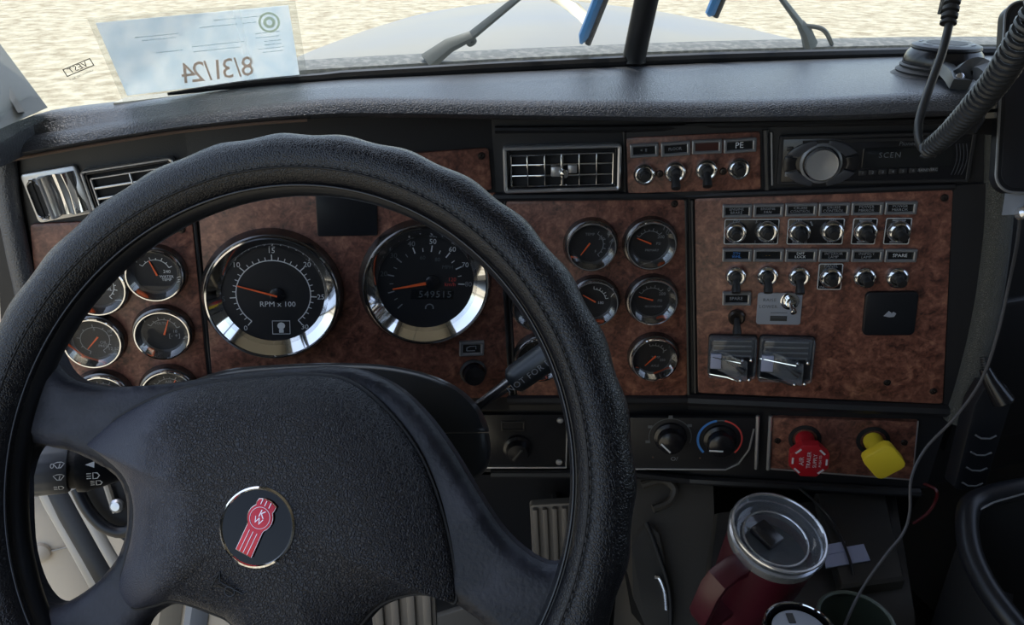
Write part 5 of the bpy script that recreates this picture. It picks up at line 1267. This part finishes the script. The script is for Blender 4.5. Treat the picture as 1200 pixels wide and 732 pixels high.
mb = MB(); mb.loft([[px(u, v, ZT(v) - .014) for u, v in sq], [px(u, v, ZT(v) + .01) for u, v in sq]]); wpart(mb, 'side_plate', 'console', tun)
mb = MB(); mb.tube(smooth_path([px(u, v, ZT(v) - .015) for u, v in ((757, 612), (768, 640), (784, 690), (786, 735))], 4), .0033, 8); wpart(mb, 'plate_edge', 'dark', tun)
mb = MB(); mb.tube(smooth_path([px(u, v, ZT(v) - .016) for u, v in ((767, 676), (773, 678), (779, 694), (781, 715))], 4), [.0026] * 13, 8); wpart(mb, 'latch', 'steel', tun)
con = wthing('centre_console', 'dark plastic centre console below the dash holding the cups', 'console', on_z(930, 680, .45))
mb = MB(); ZC = .585; q = [on_z(u, v, ZC) for u, v in ((838, 598), (1050, 572), (1075, 720), (1080, 900), (796, 900))]
mb.loft([[p - Vector((0, 0, ZC)) for p in q], [p - Vector((0, 0, .006)) for p in q], [p + (sum(q, Vector()) / 5 - p) * .03 for p in q]]); wpart(mb, 'body', 'console', con)
mb = MB(); q = [on_z(u, v, ZC + .012) for u, v in ((955, 578), (1036, 576), (1060, 680), (985, 690))]
mb.loft([[p - Vector((0, 0, .014)) for p in q], q, [p + (sum(q, Vector()) / 4 - p) * .05 + Vector((0, 0, .003)) for p in q]]); wpart(mb, 'raised_lid', 'console', con)
for i, (qq, dz) in enumerate((([(965, 645), (1012, 637), (1020, 656), (968, 665)], .0172), ([(968, 638), (990, 634), (992, 645), (971, 649)], .0184))):
    q = [on_z(u, v, ZC + dz) for u, v in qq]; mb = MB(); mb.loft([[p - Vector((0, 0, .0012)) for p in q], q])
    solo(mb, 'paper_label', 'labelpaper', ['larger pale blue label stuck on the console lid', 'smaller pale label overlapping the larger one on the console lid'][i], 'label', 'labels on the console')

# ================================================================== travel mug
mt_ = px(910, 628, .735); mh = .143
lean = (Vector((.10, -.20, 1))).normalized(); lx = Vector((1, 0, 0)); ly = lean.cross(lx).normalized(); lx = ly.cross(lean)
mug = thing('travel_mug', 'maroon travel mug with a clear lid and chunky handle', 'mug', mat_of(mt_ - lean * mh, lx, ly, lean))
mb = MB(); mb.lathe([(.030, 0), (.034, .002), (.0345, .05), (.040, .072), (.0435, mh - .012), (.0435, mh - .010)], 48); mb.build('body', 'maroon', mug)
mb = MB(); mb.lathe([(.0437, mh - .012), (.0445, mh - .010), (.0445, mh - .002), (.042, mh - .001), (.040, mh - .02)], 48); mb.build('steel_rim', 'steel', mug)
mb = MB(); mb.lathe([(.0425, mh - .004), (.0455, mh - .002), (.0468, mh + .003), (.0460, mh + .007), (.0425, mh + .008), (.0400, mh + .006), (.0385, mh - .002), (.0355, mh - .004), (0, mh - .004)], 56); lid = mb.build('lid', 'clear', mug)
mb = MB(); mb.lathe([(.039, mh - .03), (0, mh - .03)], 32); mb.build('drink', 'dark', mug)
mb = MB(); mb.box((-.008, .006, mh + .001), (.020, .026, .008), .002, Matrix.Rotation(R_(35), 4, 'Z')); mb.build('slider', 'satin', lid)
mb = MB(); mb.tube([(.044 * math.cos(2 * PI * i / 40), .044 * math.sin(2 * PI * i / 40), mh + .0075) for i in range(40)], .0016, 6, None, True); mb.tube([(.031 * math.cos(2 * PI * i / 32), .031 * math.sin(2 * PI * i / 32), mh - .003) for i in range(32)], .0012, 6, None, True); mb.build('lid_ridges', 'steel', lid)
ha = R_(212); hd = Vector((math.cos(ha), math.sin(ha), 0)); hs = Vector((-hd.y, hd.x, 0)); mb = MB(); rows = []
for r_, z_, t_ in ((.036, .146, .010), (.056, .150, .008), (.070, .143, .007), (.0745, .128, .006), (.0745, .075, .006), (.068, .060, .007), (.052, .052, .008), (.033, .056, .009)):
    rows.append((hd * r_ + Vector((0, 0, z_ * mh / .168)), t_))
rings = []
for i, (p, t_) in enumerate(rows):
    a = rows[max(i - 1, 0)][0]; b = rows[min(i + 1, len(rows) - 1)][0]; tg = (b - a).normalized(); nv = tg.cross(hs).normalized()
    rings.append([p + hs * .011 + nv * t_ * .5, p + hs * .009 + nv * t_ * .65, p - hs * .009 + nv * t_ * .65, p - hs * .011 + nv * t_ * .5, p - hs * .011 - nv * t_ * .5, p + hs * .011 - nv * t_ * .5])
mb.loft(rings); mb.build('handle', 'maroon', mug)
# tin and cup ring in front of the mug
tc_ = px(938, 738, .66); t = thing('drink_tin', 'round tin with a bright rim and pale round lid in front of the mug', 'tin', Matrix.Translation(Vector((tc_.x, tc_.y, ZC - .001))) @ Matrix.Diagonal((1, 1, (tc_.z - ZC + .001) / .09, 1)))
mb = MB(); mb.lathe([(.030, 0), (.031, .002), (.031, .085), (.0295, .090), (.0275, .0905), (.0265, .087)], 40); mb.build('wall', 'gloss', t)
mb = MB(); mb.tube([(.0298 * math.cos(2 * PI * i / 40), .0298 * math.sin(2 * PI * i / 40), .0895) for i in range(40)], .0014, 6, None, True); mb.build('rim', 'chrome', t)
mb = MB(); mb.lathe([(.0235, .080), (.0235, .0885), (.022, .0895), (0, .0895)], 36); mb.build('lid', 'greyplate', t)
mb = MB(); mb.box((-.004, .013, .0898), (.006, .010, .0008)); mb.build('mark', 'blackink', t)
jc = px(1003, 726, .72); t = thing('clear_cup', 'empty clear cup with a pale green rim beside the tin', 'cup', Matrix.Translation(Vector((jc.x, jc.y, ZC - .001))) @ Matrix.Diagonal((1, 1, (jc.z - ZC + .001) / .10, 1)))
mb = MB(); mb.lathe([(0, .001), (.024, .001), (.026, .0), (.034, .10), (.032, .10), (.0245, .004)], 36); mb.build('wall', glass_mat('green_cup', (.45, .52, .47), 1.4, .05, .08, (.2, .25, .2)), t)
mb = MB(); mb.tube([(.0335 * math.cos(2 * PI * i / 40), .0335 * math.sin(2 * PI * i / 40), .10) for i in range(40)], .0020, 6, None, True); mb.build('rim', mk('green_rim', (.09, .11, .09), .3), t)
# ================================================================== suction mount, holder, tablet
mc = on_z(1100, 91, ZB + .002)
mm = thing('suction_mount', 'round black suction mount with a hinged lever on the dash top', 'phone mount', Matrix.Translation(mc) @ Matrix.Diagonal((.80, .80, .60, 1)))
mb = MB(); mb.lathe([(.062, 0), (.062, .004), (.056, .010), (.057, .013), (.052, .018), (.053, .022), (.050, .025)], 44); mb.build('cup', 'rubber', mm)
mb = MB(); mb.lathe([(.049, .024), (.050, .030), (.047, .043), (.042, .051)], 44); mb.build('body', 'satin', mm)
mb = MB(); mb.lathe([(.042, .050), (.044, .053), (.043, .057), (.037, .060), (.030, .0605), (0, .0595)], 44); cap = mb.build('cap', 'smoothblack', mm)
mb = MB(); mb.lathe([(.026, .060), (.025, .0612), (0, .0612)], 30); mb.build('grip_disc', 'rubber', cap)
for i in range(6):
    a = 2 * PI * i / 6 + .3; mb = MB(); mb.strip([(.033 * math.cos(a + k), .033 * math.sin(a + k)) for k in (-.25, -.1, .1, .25)], .004, .0612); mb.build('cap_mark', 'greyplate', cap)
mi = mm.matrix_basis.inverted()
def flat_arm(mb, pts, w_, th):
    """a flat link along points, standing on edge"""
    rings = []
    for i, p in enumerate(pts):
        a = pts[max(i - 1, 0)]; b = pts[min(i + 1, len(pts) - 1)]; tg = (b - a).normalized(); s_ = tg.cross(-FWD).normalized(); nf = s_.cross(tg)
        ww = w_[i] if isinstance(w_, (list, tuple)) else w_
        rings.append([p + s_ * ww + nf * th, p + s_ * ww - nf * th, p - s_ * ww - nf * th, p - s_ * ww + nf * th])
    return mb.loft(rings)
mb = MB(); flat_arm(mb, smooth_path([px(1100, 74, .812), px(1110, 83, .79), px(1121, 94, .758), px(1126, 99, .748)], 3), .0090, .005); wpart(mb, 'lever', 'mountgrey', mm)
mb = MB(); flat_arm(mb, smooth_path([px(1126, 90, .762), px(1137, 81, .762), px(1150, 82, .755), px(1166, 96, .735)], 4), .0090, .006); wpart(mb, 'arm', 'mountgrey', mm)
mb = MB(); mb.lathe([(.0045, -.006), (.0045, .007), (.003, .008), (0, .008)], 14, mat_of(px(1121, 93, .756), RIGHT, UP, -FWD)); wpart(mb, 'pivot', 'steel', mm)
mb = MB(); mb.tube([px(1166, 95, .735), px(1185, 116, .65), px(1195, 126, .575)], .009, 12); wpart(mb, 'ball_arm', 'rubber', mm)

hd_ = wthing('tablet_holder', 'black spring clamp gripping the tablet edge', 'holder', px(1150, 130, .56))
mb = MB(); q = [(1147, 105), (1155, 108), (1152, 140), (1141, 156), (1134, 152), (1139, 128)]
mb.loft([[px(u, v, .522) for u, v in q], [px(u + 5, v, .575) for u, v in q]]); wpart(mb, 'jaw', 'plastic', hd_)
mb = MB(); q = [(1140, 138), (1200, 136), (1205, 160), (1141, 157)]; mb.loft([[px(u, v, .552) for u, v in q], [px(u, v, .58) for u, v in q]]); wpart(mb, 'back_arm', 'plastic', hd_)
for v0, v1 in ((120, 128), (132, 139)):
    mb = MB(); q = [(1153, v0), (1172, v0 - 1), (1172, v1 - 1), (1153, v1)]; mb.loft([[px(u, v, .545) for u, v in q], [px(u, v, .556) for u, v in q]]); wpart(mb, 'bright_rod', 'steel', hd_)
mb = MB(); q = [(1152, 106), (1200, 100), (1200, 138), (1150, 138)]; mb.loft([[px(u, v, .549) for u, v in q], [px(u, v, .578) for u, v in q]]); wpart(mb, 'back_plate', 'dark', hd_)

tab = wthing('tablet', 'black tablet with rounded corners at the passenger side of the dash', 'tablet', px(1230, 150, .54))
o_ = mat_of(px(1252, 128, .545), (RIGHT * .985 + UP * .0 + FWD * -.05).normalized(), UP, -FWD)
x_ = (px(1252, 128, .545) - px(1170, 132, .545)).normalized(); y_ = (px(1196, 40, .545) - px(1166, 215, .545)); y_ = (y_ - x_ * y_.dot(x_)).normalized(); z_ = x_.cross(y_)
o_ = mat_of(px(1256, 118, .545), x_, y_, z_) @ Matrix.Rotation(R_(-6), 4, 'Z')
mb = MB(); mb.prism(rrect(.104, .135, .012, 8), -.006, .003, .0015, o_); wpart(mb, 'body', 'smoothblack', tab)
mb = MB(); mb.prism(rrect(.098, .129, .010, 8), .002, .0034, .0002, o_); wpart(mb, 'screen', mk('tablet_screen', (.012, .013, .018), .35), tab)
mb = MB(); mb.tube([(p[0], p[1], .0020) for p in rrect(.104, .135, .012, 8)], .0010, 6, o_, True); wpart(mb, 'edge', 'indicator', tab)

# coiled cord hanging from above
def P_(u, v, Z): return px(u, v, Z)
cord = wthing('coiled_cord', 'black coiled radio cord looping down beside the tablet', 'cord', px(1085, 180, .56))
mb = MB(); mb.tube(smooth_path([Vector((P_(1124, -40, .56).x + .01, P_(1124, -40, .56).y - .03, 1.862)), P_(1126, -70, .56), P_(1124, -40, .56), P_(1117, 5, .56), P_(1106, 55, .56), P_(1092, 95, .56), P_(1080, 130, .56), P_(1076, 150, .56), P_(1078, 168, .56), P_(1086, 178, .56), P_(1096, 180, .555)], 6), .0030, 10); wpart(mb, 'straight_lead', 'cord', cord)
mb = MB(); A0, A1 = P_(1123, -34, .56), P_(1111, 28, .56); rings = [A0.lerp(A1, i / 44) for i in range(45)]
mb.tube(rings, [.0058 if (i % 6) < 4 else .0034 for i in range(45)], 12); wpart(mb, 'strain_relief', 'rubber', cord)
mb = MB(); cl = smooth_path([P_(1086, 176, .56), P_(1105, 162, .535), P_(1125, 143, .508), P_(1146, 120, .478), P_(1166, 96, .455), P_(1186, 66, .428), P_(1215, 18, .40), P_(1240, -30, .385)], 60)
L = [0.0]
for a, b in zip(cl, cl[1:]): L.append(L[-1] + (b - a).length)
pts = []; ph = 0.0; N = len(cl)
dense = []; step = .00045; i = 0; s = 0.0
while s < L[-1]:
    while i < N - 2 and L[i + 1] < s: i += 1
    f_ = (s - L[i]) / max(L[i + 1] - L[i], 1e-9); dense.append((cl[i].lerp(cl[i + 1], f_), (cl[i + 1] - cl[i]).normalized(), s)); s += step
for p, tg, s in dense:
    k = min(s / .10, 1); rad = .0054 + .0018 * k; pitch = .0043 + .0012 * k; ph += 2 * PI * step / pitch
    x = tg.cross(UP).normalized(); y = tg.cross(x); pts.append(p + x * (rad * math.cos(ph)) + y * (rad * math.sin(ph)))
mb.tube(pts, .0018, 7); wpart(mb, 'coil', 'cord', cord)
mb = MB(); e_ = pts[-1]; mb.tube(smooth_path([e_, e_ + Vector((.01, 0, .03)), Vector((e_.x + .02, e_.y + .01, 1.6)), Vector((e_.x + .02, e_.y + .01, 1.862))], 5), .0028, 8); wpart(mb, 'straight_lead', 'cord', cord)

# thin charging lead down to the console
mb = MB(); mb.tube(smooth_path([px(1196, 249, .553), px(1192, 285, .575), px(1183, 330, .61), px(1168, 395, .63), px(1150, 445, .65), px(1120, 488, .67), px(1085, 525, .69), px(1068, 560, .69), px(1066, 600, .69), px(1058, 625, .69), px(1038, 650, .69), px(1010, 690, .69), px(990, 732, .69), px(972, 780, .70), on_z(958, 850, ZC + .0013)], 8), .0013, 8)
solo(mb, 'charging_lead', mk('lead_grey', (.05, .05, .055), .4), 'thin dark charging lead running from the tablet down past the yellow knob', 'lead')
t = wthing('lead_plug', 'grey plug housing at the top of the charging lead', 'plug', px(1192, 235, .60))
mb = MB(); q = [(1174, 252), (1180, 212), (1215, 206), (1220, 250)]; mb.loft([[px(u, v, .549) for u, v in q], [px(u, v, .575) for u, v in q]]); wpart(mb, 'shell', 'greyplate', t)
mb = MB(); mb.lathe([(.005, 0), (.005, .006), (.003, .008), (0, .008)], 12, mat_of(px(1196, 250, .550), RIGHT, UP, -FWD)); wpart(mb, 'socket', 'steel', t)
mb = MB(); mb.tube(smooth_path([P4.at(930, 566, -.004), on_z(962, 594, ZC + .024), on_z(978, 614, ZC + .0195), on_z(990, 640, ZC + .0196), on_z(999, 668, ZC + .0172), on_z(1001, 692, ZC + .0010)], 6), .0016, 8)
solo(mb, 'black_lead', 'cord', 'black lead lying across the labels on the console', 'lead')
mb = MB(); mb.tube(smooth_path([P4.at(1082, 566, -.006), px(1097, 574, .945), px(1096, 587, .95), px(1086, 602, .955), px(1070, 613, .965)], 6), .0020, 8)
solo(mb, 'red_wire', 'redwire', 'red wire hanging under the dash right of the yellow knob', 'wire')

# long black handset hung at the end of the dash
A, B = px(1165, 448, .850), px(1131, 570, .895); HS = 1.19; y = (A - B).normalized(); x = RIGHT - y * RIGHT.dot(y); x.normalize(); z = x.cross(y)
t = thing('handset', 'long black handset with four bright ridges hung at the end of the dash', 'handset', mat_of((A + B) / 2, x, y, z) @ Matrix.Scale(HS, 4)); ln = (A - B).length / HS
mb = MB(); q = [(-.016, -ln / 2 + .004), (-.012, -ln / 2), (.010, -ln / 2), (.015, -ln / 2 + .006), (.017, ln / 2 - .01), (.008, ln / 2), (-.012, ln / 2), (-.018, ln / 2 - .02)]
mb.prism(q, -.010, .008, .003); mb.build('shell', 'smoothblack', t)
for k in (.02, -.14, -.29, -.44):
    mb = MB(); mb.tube([(-.010, ln * k + .003, .0085), (-.004, ln * k, .0092), (.004, ln * k, .0092), (.010, ln * k + .003, .0085)], .0009, 6); mb.build('ridge', 'indicator', t)
t = wthing('cord_plug', 'dark conical plug above the long handset', 'plug', px(1166, 455, .838))
mb = MB(); mb.tube([px(1154, 432, .838), px(1160, 445, .838), px(1176, 470, .838), px(1177, 472, .838)], [.006, .0078, .0118, .0100], 14); wpart(mb, 'shell', 'satin', t)
mb = MB(); mb.tube([px(1153, 418, .838).lerp(px(1156, 436, .838), i / 24) for i in range(25)], [.0046 if i % 4 < 2 else .0034 for i in range(25)], 10); wpart(mb, 'strain_relief', 'cord', t)

# passenger bin with a rolled edge
edge = smooth_path([px(1290, 560, .80), px(1200, 572, .80), px(1150, 584, .80), px(1134, 600, .79), px(1136, 640, .77), px(1152, 680, .75), px(1180, 720, .73), px(1225, 770, .71)], 5)
t = wthing('passenger_bin', 'black moulded bin with a rolled edge on the passenger side', 'bin', px(1200, 680, .85))
mb = MB(); mb.tube(edge, .011, 12); wpart(mb, 'rolled_edge', 'smoothblack', t)
mb = MB(); mb.loft([edge, [p + Vector((.02, .02, -.10)) for p in edge], [p + Vector((.10, .02, -.14)) for p in edge]], False, False, False); wpart(mb, 'inner_wall', 'dark', t)
mb = MB(); mb.loft([edge, [Vector((p.x + .01, p.y, 0)) for p in edge]], False, False, False); wpart(mb, 'outer_wall', 'dark', t)
mb = MB(); mb.tube([px(1146, 598, .785), px(1165, 588, .79), px(1200, 578, .79), px(1260, 568, .79)], .0012, 6); wpart(mb, 'lip_line', 'indicator', t)
